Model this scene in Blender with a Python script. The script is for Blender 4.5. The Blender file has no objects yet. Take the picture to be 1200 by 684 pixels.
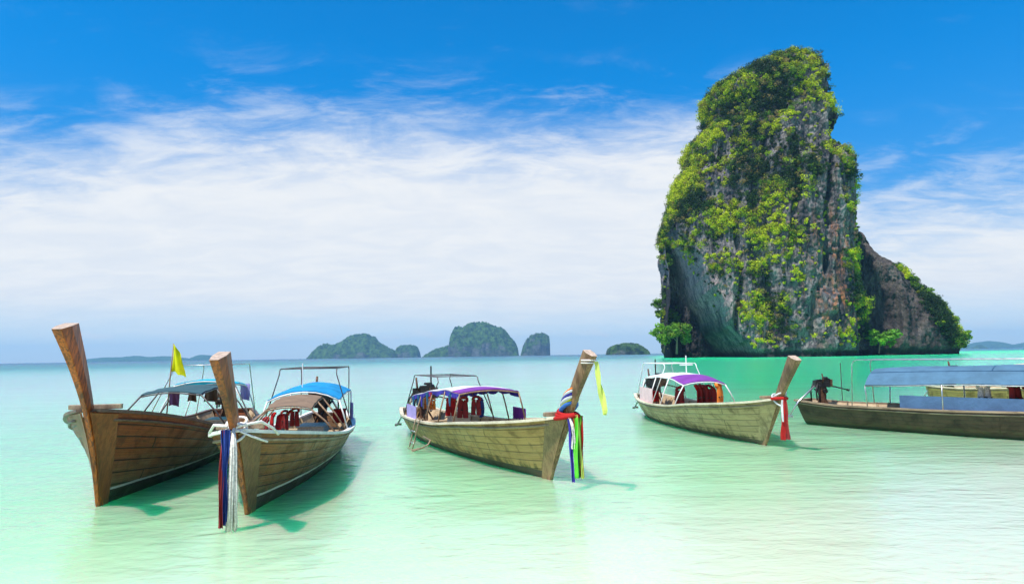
import bpy, bmesh, math, random
import numpy as np
from mathutils import Vector, Matrix
PI = math.pi
R = math.radians
random.seed(7)
rng = np.random.default_rng(11)
scene = bpy.context.scene
col = scene.collection

# ------------------------------------------------------------------ camera
CAM_H = 2.1
PITCH = math.atan(74.3 / 800.0)
ROLL = -math.atan(0.0153)
cd = bpy.data.cameras.new('camera'); cam = bpy.data.objects.new('camera', cd); col.objects.link(cam)
cd.sensor_width = 36.0; cd.lens = 24.0; cd.clip_start = 0.1; cd.clip_end = 30000
CR = Matrix.Rotation(PI/2 + PITCH, 3, 'X') @ Matrix.Rotation(ROLL, 3, 'Z')
cam.matrix_world = Matrix.Translation((0, 0, CAM_H)) @ CR.to_4x4()
scene.camera = cam

# ------------------------------------------------------------------ world
SUN_EL, SUN_AZ = R(64), R(-138)          # azimuth measured from +Y towards +X
world = bpy.data.worlds.new('World'); scene.world = world; world.use_nodes = True
wt = world.node_tree; wt.nodes.clear()
def N(t, kind, **kw):
    n = t.nodes.new(kind)
    for k, v in kw.items():
        if k in ('operation', 'blend_type', 'data_type', 'noise_dimensions', 'sky_type', 'interpolation_type', 'vector_type',
                 'feature', 'wave_type', 'bands_direction', 'attribute_name', 'clamp', 'use_clamp', 'distance', 'sun_disc', 'normalize'):
            setattr(n, k, v)
    return n
def val(t, a, b_):                        # link or set
    if hasattr(a, 'is_output') or isinstance(a, bpy.types.NodeSocket): t.links.new(a, b_)
    else: b_.default_value = a
def mth(t, op, a, b=None, c=None, clamp=False):
    n = t.nodes.new('ShaderNodeMath'); n.operation = op; n.use_clamp = clamp
    val(t, a, n.inputs[0])
    if b is not None: val(t, b, n.inputs[1])
    if c is not None: val(t, c, n.inputs[2])
    return n.outputs[0]
def mapr(t, x, a, b, c=0.0, d=1.0, smooth=True):
    n = t.nodes.new('ShaderNodeMapRange'); n.interpolation_type = 'SMOOTHSTEP' if smooth else 'LINEAR'
    val(t, x, n.inputs[0])
    for i, v in enumerate((a, b, c, d)): val(t, v, n.inputs[i+1])
    return n.outputs[0]
def mixc(t, f, a, b, mode='MIX'):
    n = t.nodes.new('ShaderNodeMix'); n.data_type = 'RGBA'; n.blend_type = mode
    val(t, f, n.inputs[0])
    for s, v in ((n.inputs[6], a), (n.inputs[7], b)):
        if isinstance(v, (tuple, list)): v = (*v, 1.0)[:4]
        val(t, v, s)
    return n.outputs[2]
def comb(t, x, y, z):
    n = t.nodes.new('ShaderNodeCombineXYZ')
    for i, v in enumerate((x, y, z)): val(t, v, n.inputs[i])
    return n.outputs[0]
def sepx(t, v):
    n = t.nodes.new('ShaderNodeSeparateXYZ'); t.links.new(v, n.inputs[0]); return n.outputs
def noise(t, vec, scale, detail=4, rough=0.55, dist=0.0):
    n = t.nodes.new('ShaderNodeTexNoise'); t.links.new(vec, n.inputs['Vector'])
    n.inputs['Scale'].default_value = scale; n.inputs['Detail'].default_value = detail
    n.inputs['Roughness'].default_value = rough; n.inputs['Distortion'].default_value = dist
    return n.outputs[0]
def mapping(t, vec, scale=(1, 1, 1), rot=(0, 0, 0), loc=(0, 0, 0)):
    n = t.nodes.new('ShaderNodeMapping'); t.links.new(vec, n.inputs[0])
    n.inputs['Scale'].default_value = scale; n.inputs['Rotation'].default_value = rot; n.inputs['Location'].default_value = loc
    return n.outputs[0]

def build_world():
    t = wt
    out = t.nodes.new('ShaderNodeOutputWorld'); bg = t.nodes.new('ShaderNodeBackground')
    sky = t.nodes.new('ShaderNodeTexSky'); sky.sky_type = 'NISHITA'; sky.sun_disc = False
    sky.sun_elevation = SUN_EL; sky.sun_rotation = SUN_AZ
    sky.air_density = 1.0; sky.dust_density = 0.3; sky.ozone_density = 3.0
    tc = t.nodes.new('ShaderNodeTexCoord'); d = tc.outputs['Generated']
    x, y, z = sepx(t, d)
    zc = mth(t, 'MAXIMUM', z, 0.0)
    el = mth(t, 'MULTIPLY', mth(t, 'ARCSINE', z), 57.2958)
    az = mth(t, 'MULTIPLY', mth(t, 'ARCTAN2', x, y), 57.2958)
    # deep polarised blue, paler low down
    tint = mixc(t, mapr(t, el, 0.0, 24.0), (0.62, 0.95, 1.25), (0.0, 1.28, 2.1))
    skyc = mixc(t, 1.0, sky.outputs[0], tint, 'MULTIPLY')
    k = mth(t, 'DIVIDE', 1.0, mth(t, 'ADD', zc, 0.16))
    P = comb(t, mth(t, 'MULTIPLY', x, k), mth(t, 'MULTIPLY', y, k), 0.0)
    Pm = mapping(t, P, (1.0, 1.55, 1.0), (0, 0, R(14)), (1.3, 0.4, 0))
    n_big = noise(t, Pm, 0.9, 3, 0.5, 0.2)
    n_wsp = noise(t, Pm, 3.2, 10, 0.62, 0.55)
    n_fin = noise(t, mapping(t, P, (1, 2.6, 1), (0, 0, R(24))), 6.5, 9, 0.66, 0.8)
    # upper limit of the cloud sheet by azimuth
    topc = t.nodes.new('ShaderNodeFloatCurve')
    t.links.new(mth(t, 'DIVIDE', mth(t, 'ADD', az, 180.0), 360.0), topc.inputs[1])
    cv = topc.mapping.curves[0]
    for i, (a, h) in enumerate([(-180, 18), (-60, 15), (-37, 15.6), (-28, 18.5), (-18, 20.0), (0, 20.2), (12, 20.5), (20, 19), (27, 12.2), (38, 12.0), (70, 15), (180, 18)]):
        px_, py_ = (a+180)/360, h/40
        if i == 0: cv.points[0].location = (px_, py_)
        elif i == 1: cv.points[1].location = (1.0, 18/40)
        if 0 < i < 11: cv.points.new(px_, py_)
    topc.mapping.update()
    top = mth(t, 'MULTIPLY', topc.outputs[0], 40.0)
    wob = mth(t, 'MULTIPLY', mth(t, 'SUBTRACT', n_big, 0.5), 7.0)
    rel = mth(t, 'SUBTRACT', mth(t, 'ADD', top, wob), el)          # degrees below the edge
    body = mapr(t, rel, -5.0, 12.0)
    low = mapr(t, mth(t, 'ADD', el, mth(t, 'MULTIPLY', mth(t, 'SUBTRACT', n_big, 0.5), 3.0)), 1.2, 5.2)
    wisp = mapr(t, mth(t, 'ADD', mth(t, 'MULTIPLY', n_wsp, 0.65), mth(t, 'MULTIPLY', n_fin, 0.35)), 0.36, 0.66)
    dens = mth(t, 'MULTIPLY', mapr(t, mth(t, 'ADD', mth(t, 'MULTIPLY', body, 1.35), mth(t, 'MULTIPLY', mth(t, 'SUBTRACT', wisp, 0.70), 0.30)), 0.0, 0.95), low, clamp=True)
    # thin wisps higher up
    hi = mth(t, 'MULTIPLY', mapr(t, n_wsp, 0.46, 0.74), mapr(t, rel, -5.5, 0.5))
    hi = mth(t, 'MULTIPLY', hi, 0.20)
    # hazy bottom veil
    veil = mth(t, 'MULTIPLY', mapr(t, el, 11.0, 1.0), 0.72)
    # small cumulus tufts low on the horizon
    cu = noise(t, comb(t, mth(t, 'MULTIPLY', az, 0.20), mth(t, 'MULTIPLY', el, 0.55), 0.0), 1.6, 6, 0.55, 0.3)
    cum = mth(t, 'MULTIPLY', mapr(t, cu, 0.52, 0.66), mth(t, 'MULTIPLY', mapr(t, el, 0.7, 1.4), mapr(t, el, 3.2, 1.6)))
    cum = mth(t, 'MULTIPLY', cum, 0.55)
    c = mixc(t, veil, skyc, (9.2, 10.4, 11.6))
    white = mixc(t, mapr(t, n_wsp, 0.3, 0.7), (9.0, 9.4, 9.9), (10.1, 10.2, 10.2))
    c = mixc(t, hi, c, white)
    c = mixc(t, cum, c, (8.9, 9.2, 9.8))
    c = mixc(t, mth(t, 'MULTIPLY', dens, 0.96), c, white)
    t.links.new(c, bg.inputs[0]); bg.inputs[1].default_value = 0.066
    t.links.new(bg.outputs[0], out.inputs[0])
build_world()

sd = bpy.data.lights.new('sun', 'SUN'); sun = bpy.data.objects.new('sun', sd); col.objects.link(sun)
sd.energy = 5.0; sd.angle = R(0.6); sd.color = (1.0, 0.955, 0.88)
sdir = Vector((math.sin(SUN_AZ)*math.cos(SUN_EL), math.cos(SUN_AZ)*math.cos(SUN_EL), math.sin(SUN_EL)))
sun.rotation_euler = sdir.to_track_quat('Z', 'Y').to_euler(); sun.location = (-20, -10, 60)
vs = scene.view_settings
vs.view_transform = 'Standard'; vs.look = 'None'; vs.gamma = 1.0; vs.use_curve_mapping = False
vs.exposure = 0.5
scene.render.engine = 'CYCLES'
scene.cycles.volume_max_steps = 64
scene.cycles.transparent_max_bounces = 12

# ------------------------------------------------------------------ helpers
def at(px, py, D=None, Z=None):
    """world point seen at photograph pixel (1200 wide) at distance plane y=D or height plane z=Z"""
    v = CR @ Vector(((px-600)/800.0, (342-py)/800.0, -1.0))
    k = D / v.y if D is not None else (Z - CAM_H) / v.z
    return Vector((v.x*k, v.y*k, CAM_H + v.z*k))

def tag(o, label=None, cat=None, group=None, kind=None):
    if label: o['label'] = label
    if cat: o['category'] = cat
    if group: o['group'] = group
    if kind: o['kind'] = kind
    return o
def empty(name, loc=(0, 0, 0), rz=0.0):
    o = bpy.data.objects.new(name, None); col.objects.link(o)
    o.location = loc; o.rotation_euler = (0, 0, rz); o.empty_display_size = 0.2
    return o

class MB:
    def __init__(s): s.v = []; s.f = []; s.uv = []; s.m = []
    def add(s, vs, fs, uvs=None, mi=0):
        b = len(s.v); s.v.extend([tuple(map(float, p)) for p in vs])
        for i, f in enumerate(fs):
            s.f.append([b+j for j in f]); s.m.append(mi)
            s.uv.extend([uvs[j] for j in f] if uvs else [(0.0, 0.0)]*len(f))
        return s
    def box(s, c, size, rot=None, mi=0, taper=1.0):
        hx, hy, hz = size[0]/2, size[1]/2, size[2]/2
        P = [Vector((sx*hx*(taper if sz > 0 else 1), sy*hy*(taper if sz > 0 else 1), sz*hz)) for sz in (-1, 1) for sx, sy in ((-1, -1), (1, -1), (1, 1), (-1, 1))]
        if rot is not None: P = [rot @ p for p in P]
        P = [p + Vector(c) for p in P]
        s.add(P, [(3, 2, 1, 0), (4, 5, 6, 7), (0, 1, 5, 4), (1, 2, 6, 5), (2, 3, 7, 6), (3, 0, 4, 7)],
              [(0, 0), (1, 0), (1, 1), (0, 1), (0, 0), (1, 0), (1, 1), (0, 1)], mi)
        return s
    def tube(s, pts, r, n=8, mi=0, cap=True):
        pts = [Vector(p) for p in pts]; k = len(pts); rs = r if isinstance(r, (list, tuple)) else [r]*k
        V = []; F = []
        up = Vector((0, 0, 1)); prev = None
        for i, p in enumerate(pts):
            d = (pts[min(i+1, k-1)] - pts[max(i-1, 0)]).normalized()
            a = prev if prev is not None else (up if abs(d.z) < .95 else Vector((1, 0, 0)))
            x = (a - d*a.dot(d))
            if x.length < 1e-5: x = Vector((1, 0, 0)) - d*d.x
            x.normalize(); prev = x; y = d.cross(x)
            for j in range(n):
                t_ = 2*PI*j/n; V.append(p + (x*math.cos(t_) + y*math.sin(t_))*rs[i])
        for i in range(k-1):
            for j in range(n):
                F.append((i*n+j, i*n+(j+1) % n, (i+1)*n+(j+1) % n, (i+1)*n+j))
        if cap: F.append(tuple(range(n-1, -1, -1))); F.append(tuple((k-1)*n+j for j in range(n)))
        return s.add(V, F, None, mi)
    def grid(s, nu, nv, fn, uvfn=None, mi=0, flip=False):
        V = []; U = []
        for i in range(nu+1):
            for j in range(nv+1):
                V.append(fn(i/nu, j/nv)); U.append(uvfn(i/nu, j/nv) if uvfn else (i/nu, j/nv))
        F = []
        for i in range(nu):
            for j in range(nv):
                a = i*(nv+1)+j; q = (a, a+nv+1, a+nv+2, a+1)
                F.append(q[::-1] if flip else q)
        return s.add(V, F, U, mi)
    def sheet(s, nu, nv, fn, th=0.01, mi=0, mib=None):
        """a fabric or board sheet with real thickness"""
        P = [[Vector(fn(i/nu, j/nv)) for j in range(nv+1)] for i in range(nu+1)]
        Nn = [[None]*(nv+1) for _ in range(nu+1)]
        for i in range(nu+1):
            for j in range(nv+1):
                du = P[min(i+1, nu)][j]-P[max(i-1, 0)][j]; dv = P[i][min(j+1, nv)]-P[i][max(j-1, 0)]
                n_ = du.cross(dv); n_ = n_.normalized() if n_.length > 1e-9 else Vector((0, 0, 1)); Nn[i][j] = n_
        b = (nu+1)*(nv+1); V = []; U = []
        for sg in (0.5, -0.5):
            for i in range(nu+1):
                for j in range(nv+1):
                    V.append(P[i][j]+Nn[i][j]*th*sg); U.append((i/nu, j/nv))
        F = []
        ix = lambda i, j: i*(nv+1)+j
        for i in range(nu):
            for j in range(nv):
                F.append((ix(i, j), ix(i+1, j), ix(i+1, j+1), ix(i, j+1)))
        s.add(V, F, U, mi)
        base = len(s.v)-len(V)
        def addf(f, m_):
            s.f.append([base+q for q in f]); s.m.append(m_); s.uv.extend([U[q] for q in f])
        mb_ = mi if mib is None else mib
        for i in range(nu):
            for j in range(nv):
                addf((b+ix(i, j+1), b+ix(i+1, j+1), b+ix(i+1, j), b+ix(i, j)), mb_)
        for i in range(nu):
            addf((ix(i, 0), b+ix(i, 0), b+ix(i+1, 0), ix(i+1, 0)), mi); addf((ix(i+1, nv), b+ix(i+1, nv), b+ix(i, nv), ix(i, nv)), mi)
        for j in range(nv):
            addf((ix(0, j+1), b+ix(0, j+1), b+ix(0, j), ix(0, j)), mi); addf((ix(nu, j), b+ix(nu, j), b+ix(nu, j+1), ix(nu, j+1)), mi)
        return s
    def build(s, name, mats, parent=None, smooth=False, bevel=0.0):
        me = bpy.data.meshes.new(name); me.from_pydata(s.v, [], s.f)
        uvl = me.uv_layers.new(name='UVMap'); uvl.data.foreach_set('uv', np.array(s.uv, dtype=np.float32).ravel())
        mats = mats if isinstance(mats, (list, tuple)) else [mats]
        for m_ in mats: me.materials.append(m_)
        me.polygons.foreach_set('material_index', s.m)
        if smooth: me.polygons.foreach_set('use_smooth', [True]*len(me.polygons))
        me.update()
        o = bpy.data.objects.new(name, me); col.objects.link(o)
        if parent: o.parent = parent
        if bevel:
            b = o.modifiers.new('bevel', 'BEVEL'); b.width = bevel; b.segments = 2; b.limit_method = 'ANGLE'
        return o

def spline(pts):
    xs = np.array([p[0] for p in pts], float); ys = np.array([p[1] for p in pts], float)
    h = np.diff(xs); dl = np.diff(ys)/h; m = np.zeros(len(xs))
    m[0] = dl[0]; m[-1] = dl[-1]
    for i in range(1, len(xs)-1):
        m[i] = 0 if dl[i-1]*dl[i] <= 0 else 2*dl[i-1]*dl[i]/(dl[i-1]+dl[i])
    def f(x):
        x = np.clip(x, xs[0], xs[-1]); i = np.clip(np.searchsorted(xs, x)-1, 0, len(xs)-2)
        t_ = (x-xs[i])/h[i]; h00 = 2*t_**3-3*t_**2+1; h10 = t_**3-2*t_**2+t_; h01 = -2*t_**3+3*t_**2; h11 = t_**3-t_**2
        r = h00*ys[i]+h10*h[i]*m[i]+h01*ys[i+1]+h11*h[i]*m[i+1]
        return float(r) if np.ndim(r) == 0 else r
    return f

# value noise in numpy -----------------------------------------------------
def _hash(ix, iy, iz):
    n_ = (ix*374761393 + iy*668265263 + iz*2147483647 + 1013904223) & 0xffffffff
    n_ = ((n_ ^ (n_ >> 13)) * 1274126177) & 0xffffffff
    n_ = ((n_ ^ (n_ >> 16)) * 2246822519) & 0xffffffff
    return ((n_ ^ (n_ >> 15)) & 0xffffff) / float(0xffffff)
def vnoise(P):
    I = np.floor(P).astype(np.int64); F = P - I; F = F*F*F*(F*(F*6-15)+10)
    r = 0
    for dx in (0, 1):
        for dy in (0, 1):
            for dz in (0, 1):
                w = (F[:, 0] if dx else 1-F[:, 0])*(F[:, 1] if dy else 1-F[:, 1])*(F[:, 2] if dz else 1-F[:, 2])
                r = r + w*_hash(I[:, 0]+dx, I[:, 1]+dy, I[:, 2]+dz)
    return r
def fbm(P, sc, octv=4, gain=0.5, off=0.0):
    Q = np.asarray(P, float)*np.asarray(sc) + off; a = 1.0; s_ = 0; r = 0
    for _ in range(octv):
        r = r + a*(vnoise(Q)-0.5); s_ += a; a *= gain; Q = Q*2.03+17.3
    return r/s_*2
def ridged(P, sc, octv=4, off=0.0):
    Q = np.asarray(P, float)*np.asarray(sc) + off; a = 1.0; s_ = 0; r = 0
    for _ in range(octv):
        r = r + a*(1-2*np.abs(vnoise(Q)-0.5)*2); s_ += a; a *= .5; Q = Q*2.07+9.1
    return r/s_
def np_mesh(name, V, F, mats, parent=None, smooth=True, colors=None, uvs=None):
    """V (n,3), F (m,4) fast mesh"""
    me = bpy.data.meshes.new(name); k = F.shape[1]
    me.vertices.add(len(V)); me.vertices.foreach_set('co', np.ascontiguousarray(V, np.float32).ravel())
    me.loops.add(F.size); me.loops.foreach_set('vertex_index', np.ascontiguousarray(F, np.int32).ravel())
    me.polygons.add(len(F)); me.polygons.foreach_set('loop_start', np.arange(0, F.size, k, dtype=np.int32))
    me.polygons.foreach_set('loop_total', np.full(len(F), k, np.int32))
    me.update(calc_edges=True); me.validate()
    me.polygons.foreach_set('use_smooth', [smooth]*len(me.polygons))
    if colors is not None:
        a = me.color_attributes.new('tone', 'FLOAT_COLOR', 'POINT')
        c4 = np.ones((len(V), 4), np.float32); c4[:, :3] = colors; a.data.foreach_set('color', c4.ravel())
    for m_ in (mats if isinstance(mats, (list, tuple)) else [mats]): me.materials.append(m_)
    o = bpy.data.objects.new(name, me); col.objects.link(o)
    if parent: o.parent = parent
    return o

# ------------------------------------------------------------------ materials
def mat(name):
    m = bpy.data.materials.new(name); m.use_nodes = True; t = m.node_tree
    b = t.nodes['Principled BSDF']
    return m, t, b
def simple(name, c, rough=0.6, metal=0.0, var=0.15, scale=8.0, bump=0.0):
    m, t, b = mat(name); tc = t.nodes.new('ShaderNodeTexCoord')
    n_ = noise(t, tc.outputs['Object'], scale, 4, 0.6)
    lo = tuple(x*(1-var) for x in c); hi = tuple(min(1, x*(1+var)) for x in c)
    t.links.new(mixc(t, mapr(t, n_, 0.3, 0.7), lo, hi), b.inputs['Base Color'])
    b.inputs['Roughness'].default_value = rough; b.inputs['Metallic'].default_value = metal
    if bump:
        bp = t.nodes.new('ShaderNodeBump'); bp.inputs['Strength'].default_value = bump; bp.inputs['Distance'].default_value = 0.02
        t.links.new(n_, bp.inputs['Height']); t.links.new(bp.outputs[0], b.inputs['Normal'])
    return m
def wood(name, c1, c2, dark=(0.02, 0.013, 0.008), rough=0.5, grain_axis='X', sc=1.0, stain=0.5):
    m, t, b = mat(name); tc = t.nodes.new('ShaderNodeTexCoord'); o = tc.outputs['Object']
    s = {'X': (0.7, 9, 9), 'Z': (9, 9, 0.7), 'Y': (9, 0.7, 9)}[grain_axis]
    g = noise(t, mapping(t, o, s), 3.0*sc, 8, 0.65, 0.6)
    p = noise(t, o, 1.7*sc, 4, 0.6, 0.4)
    c = mixc(t, mapr(t, g, 0.38, 0.62), c1, c2)
    c = mixc(t, mth(t, 'MULTIPLY', mapr(t, p, 0.44, 0.66), stain), c, dark)
    cr = mapr(t, g, 0.60, 0.68)
    c = mixc(t, mth(t, 'MULTIPLY', cr, 0.45), c, dark)
    t.links.new(c, b.inputs['Base Color']); b.inputs['Roughness'].default_value = rough
    bp = t.nodes.new('ShaderNodeBump'); bp.inputs['Strength'].default_value = 0.35; bp.inputs['Distance'].default_value = 0.01
    t.links.new(g, bp.inputs['Height']); t.links.new(bp.outputs[0], b.inputs['Normal'])
    return m
def hull_mat(name, ca, cb, cc, foul=(0.018, 0.014, 0.010), line=None, line_z=0.16, worn=None, worn_z=(0.2, 0.7), rough=0.5):
    """planked hull: u along the boat in metres, v in strakes"""
    m, t, b = mat(name); tc = t.nodes.new('ShaderNodeTexCoord'); uv = tc.outputs['UV']; ob = tc.outputs['Object']
    br = t.nodes.new('ShaderNodeTexBrick')
    t.links.new(uv, br.inputs['Vector']); br.offset = 0.37; br.offset_frequency = 3; br.squash = 1.0
    br.inputs['Scale'].default_value = 1.0; br.inputs['Brick Width'].default_value = 9.5; br.inputs['Row Height'].default_value = 1.0
    br.inputs['Mortar Size'].default_value = 0.06; br.inputs['Mortar Smooth'].default_value = 0.4; br.inputs['Bias'].default_value = 0.0
    br.inputs['Color1'].default_value = (*ca, 1); br.inputs['Color2'].default_value = (*cb, 1); br.inputs['Mortar'].default_value = (*[x*0.18 for x in ca], 1)
    g = noise(t, mapping(t, uv, (0.22, 7, 1)), 2.2, 8, 0.66, 0.5)
    c = mixc(t, mapr(t, g, 0.35, 0.68), br.outputs[0], mixc(t, 0.6, br.outputs[0], cc))
    blot = noise(t, mapping(t, ob, (1.0, 1.0, 1.7)), 1.5, 6, 0.62, 0.7)
    c = mixc(t, mth(t, 'MULTIPLY', mapr(t, blot, 0.47, 0.66), 0.7), c, tuple(x*0.30 for x in ca))
    drip = noise(t, mapping(t, ob, (5.0, 5.0, 0.8)), 1.3, 5, 0.6, 0.2)
    c = mixc(t, mth(t, 'MULTIPLY', mapr(t, drip, 0.50, 0.68), 0.6), c, tuple(x*0.25 for x in ca))
    if worn:
        zz = sepx(t, ob)[2]
        wn = mth(t, 'ADD', zz, mth(t, 'MULTIPLY', mth(t, 'SUBTRACT', noise(t, mapping(t, ob, (1, 1, 2)), 2.0, 6, 0.65), 0.5), 0.9))
        c = mixc(t, mth(t, 'MULTIPLY', mapr(t, wn, worn_z[1], worn_z[0]), 0.8), c, mixc(t, mapr(t, g, 0.35, 0.65), tuple(x*0.45 for x in worn), worn))
        c = mixc(t, mth(t, 'SUBTRACT', 1.0, mapr(t, br.outputs[1], 1.0, 0.3)), c, tuple(x*0.12 for x in ca))
    # nail dots
    vo = t.nodes.new('ShaderNodeTexVoronoi'); t.links.new(mapping(t, uv, (0.6, 2.0, 1)), vo.inputs['Vector']); vo.inputs['Scale'].default_value = 1.0; vo.inputs['Randomness'].default_value = 0.35
    c = mixc(t, mth(t, 'MULTIPLY', mapr(t, vo.outputs[0], 0.13, 0.06), 0.7), c, tuple(x*0.2 for x in ca))
    z = sepx(t, ob)[2]
    zz = mth(t, 'ADD', z, mth(t, 'MULTIPLY', mth(t, 'SUBTRACT', noise(t, ob, 5.0, 4, 0.6), 0.5), 0.03))
    foulc = mixc(t, noise(t, ob, 6.0, 5, 0.6), foul, tuple(x*2.6 for x in foul))
    c = mixc(t, mapr(t, zz, line_z+0.01, line_z-0.01), c, foulc)
    alg = mth(t, 'MULTIPLY', mapr(t, zz, line_z+0.16, line_z), mapr(t, drip, 0.40, 0.60)); c = mixc(t, mth(t, 'MULTIPLY', alg, mth(t, 'MULTIPLY', mapr(t, zz, line_z-0.01, line_z+0.01), 0.7)), c, (0.05, 0.062, 0.018))
    if line:
        f = mth(t, 'MULTIPLY', mapr(t, zz, line_z-0.012, line_z-0.002), mapr(t, zz, line_z+0.032, line_z+0.022))
        c = mixc(t, mth(t, 'MULTIPLY', f, mapr(t, noise(t, ob, 3.0, 4, 0.6), 0.3, 0.45, 0.35, 0.95)), c, line)
    t.links.new(c, b.inputs['Base Color'])
    t.links.new(mapr(t, blot, 0.3, 0.7, rough-0.12, rough+0.2), b.inputs['Roughness'])
    bp = t.nodes.new('ShaderNodeBump'); bp.inputs['Strength'].default_value = 0.8; bp.inputs['Distance'].default_value = 0.02
    hgt = mth(t, 'SUBTRACT', mth(t, 'MULTIPLY', g, 0.5), br.outputs[1])
    t.links.new(hgt, bp.inputs['Height']); t.links.new(bp.outputs[0], b.inputs['Normal'])
    return m
def fabric(name, c, rough=0.85, trans=0.35):
    m, t, b = mat(name); tc = t.nodes.new('ShaderNodeTexCoord')
    n_ = noise(t, tc.outputs['Object'], 3.0, 5, 0.6)
    cc = mixc(t, mapr(t, n_, 0.3, 0.7), tuple(x*0.85 for x in c), tuple(min(.9, x*1.12) for x in c))
    t.links.new(cc, b.inputs['Base Color']); b.inputs['Roughness'].default_value = rough
    tr = t.nodes.new('ShaderNodeBsdfTranslucent'); t.links.new(cc, tr.inputs[0])
    mx = t.nodes.new('ShaderNodeMixShader'); mx.inputs[0].default_value = trans
    out = [n for n in t.nodes if n.type == 'OUTPUT_MATERIAL'][0]
    t.links.new(b.outputs[0], mx.inputs[1]); t.links.new(tr.outputs[0], mx.inputs[2]); t.links.new(mx.outputs[0], out.inputs[0])
    w = noise(t, mapping(t, tc.outputs['Object'], (1, 1, 1)), 5.0, 4, 0.6, 0.4)
    bp = t.nodes.new('ShaderNodeBump'); bp.inputs['Strength'].default_value = 0.5; bp.inputs['Distance'].default_value = 0.05
    t.links.new(w, bp.inputs['Height']); t.links.new(bp.outputs[0], b.inputs['Normal'])
    return m

# ------------------------------------------------------------------ water, seabed, haze
def depth_tone(t, pos):
    """0 at the beach side in the lower right, 1 in deep water"""
    x, y, z = sepx(t, pos)
    return x, y
def build_water():
    m = bpy.data.materials.new('sea_water'); m.use_nodes = True; t = m.node_tree; t.nodes.clear()
    out = t.nodes.new('ShaderNodeOutputMaterial')
    geo = t.nodes.new('ShaderNodeNewGeometry'); pos = geo.outputs['Position']
    x, y, z = sepx(t, pos)
    # distance from the shoreline (shore runs in front of the camera, closer on the right)
    wob = mth(t, 'MULTIPLY', mth(t, 'SUBTRACT', noise(t, mapping(t, pos, (0.5, 1, 1)), 0.11, 4, 0.55, 0.4), 0.5), 9.0)
    s = mth(t, 'ADD', mth(t, 'SUBTRACT', y, mth(t, 'MULTIPLY', x, 0.5)), wob)
    ls = mth(t, 'LOGARITHM', mth(t, 'MAXIMUM', s, 1.0), 10.0)
    ramp = t.nodes.new('ShaderNodeValToRGB'); t.links.new(mth(t, 'DIVIDE', ls, 3.7), ramp.inputs[0])
    cr = ramp.color_ramp
    stops = [(3.5, (0.66, 0.67, 0.50)), (7.0, (0.58, 0.66, 0.49)), (11.0, (0.37, 0.66, 0.37)), (25.0, (0.20, 0.55, 0.31)),
             (70.0, (0.20, 0.40, 0.34)), (170.0, (0.08, 0.30, 0.28)), (330.0, (0.004, 0.16, 0.19)), (1200.0, (0.003, 0.09, 0.15)), (6500.0, (0.003, 0.06, 0.13))]
    while len(cr.elements) < len(stops): cr.elements.new(0.5)
    for e, (d_, c_) in zip(cr.elements, stops):
        e.position = math.log10(d_)/3.7; e.color = (*c_, 1)
    # deeper emerald water on the right, the sea stack's reflection painted into its colour
    edge_ = mth(t, 'SUBTRACT', x, mth(t, 'ADD', 2.5, mth(t, 'MULTIPLY', y, 0.205)))
    edge_ = mth(t, 'DIVIDE', mth(t, 'ADD', edge_, mth(t, 'MULTIPLY', wob, 0.25)), mth(t, 'ADD', 3.0, mth(t, 'MULTIPLY', y, 0.02)))
    stack_reflection = mth(t, 'MULTIPLY', mapr(t, edge_, -1.0, 1.0), mth(t, 'MULTIPLY', mapr(t, ls, math.log10(13), math.log10(45)), mapr(t, y, 700, 420)))
    tintc = mixc(t, stack_reflection, ramp.outputs[0], (0.0005, 0.56, 0.235))
    # cloudy suspended sand: light scattered inside the water itself
    dif = t.nodes.new('ShaderNodeSubsurfaceScattering'); dif.falloff = 'BURLEY'; t.links.new(tintc, dif.inputs[0])
    dif.inputs['Scale'].default_value = 1.0; dif.inputs['Radius'].default_value = (0.15, 1.5, 0.65)
    thru = mixc(t, 1.0, tintc, (1.2, 1.2, 1.2), 'MULTIPLY'); gm = t.nodes.new('ShaderNodeGamma'); t.links.new(thru, gm.inputs[0]); gm.inputs[1].default_value = 0.5
    tra = t.nodes.new('ShaderNodeBsdfTransparent'); t.links.new(gm.outputs[0], tra.inputs[0])
    cloud = mapr(t, ls, math.log10(8), math.log10(60), 0.70, 1.0)
    bodyS = t.nodes.new('ShaderNodeMixShader'); t.links.new(cloud, bodyS.inputs[0]); t.links.new(tra.outputs[0], bodyS.inputs[1]); t.links.new(dif.outputs[0], bodyS.inputs[2])
    # waves
    w1 = noise(t, mapping(t, pos, (0.45, 1.0, 1), (0, 0, R(8))), 1.1, 3, 0.5, 0.5)
    w2 = noise(t, mapping(t, pos, (0.55, 1.0, 1), (0, 0, R(-14))), 4.5, 3, 0.55, 0.4)
    w3 = noise(t, mapping(t, pos, (0.5, 1.0, 1)), 0.16, 3, 0.5, 0.3)
    gust = mapr(t, noise(t, mapping(t, pos, (0.35, 1.0, 1), (0, 0, R(6))), 0.22, 4, 0.6, 0.5), 0.35, 0.65, 0.30, 1.15)
    w4 = noise(t, mapping(t, pos, (0.6, 1.0, 1), (0, 0, R(22))), 13.0, 2, 0.5, 0.3)
    w1 = mth(t, 'ADD', mth(t, 'MULTIPLY', w1, gust), mth(t, 'MULTIPLY', mth(t, 'MULTIPLY', w4, gust), 0.06))
    h = mth(t, 'ADD', mth(t, 'ADD', mth(t, 'MULTIPLY', w1, 0.042), mth(t, 'MULTIPLY', w2, 0.020)), mth(t, 'MULTIPLY', w3, 0.16))
    bp = t.nodes.new('ShaderNodeBump'); bp.inputs['Strength'].default_value = 1.0; bp.inputs['Distance'].default_value = 1.0
    t.links.new(h, bp.inputs['Height'])
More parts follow.
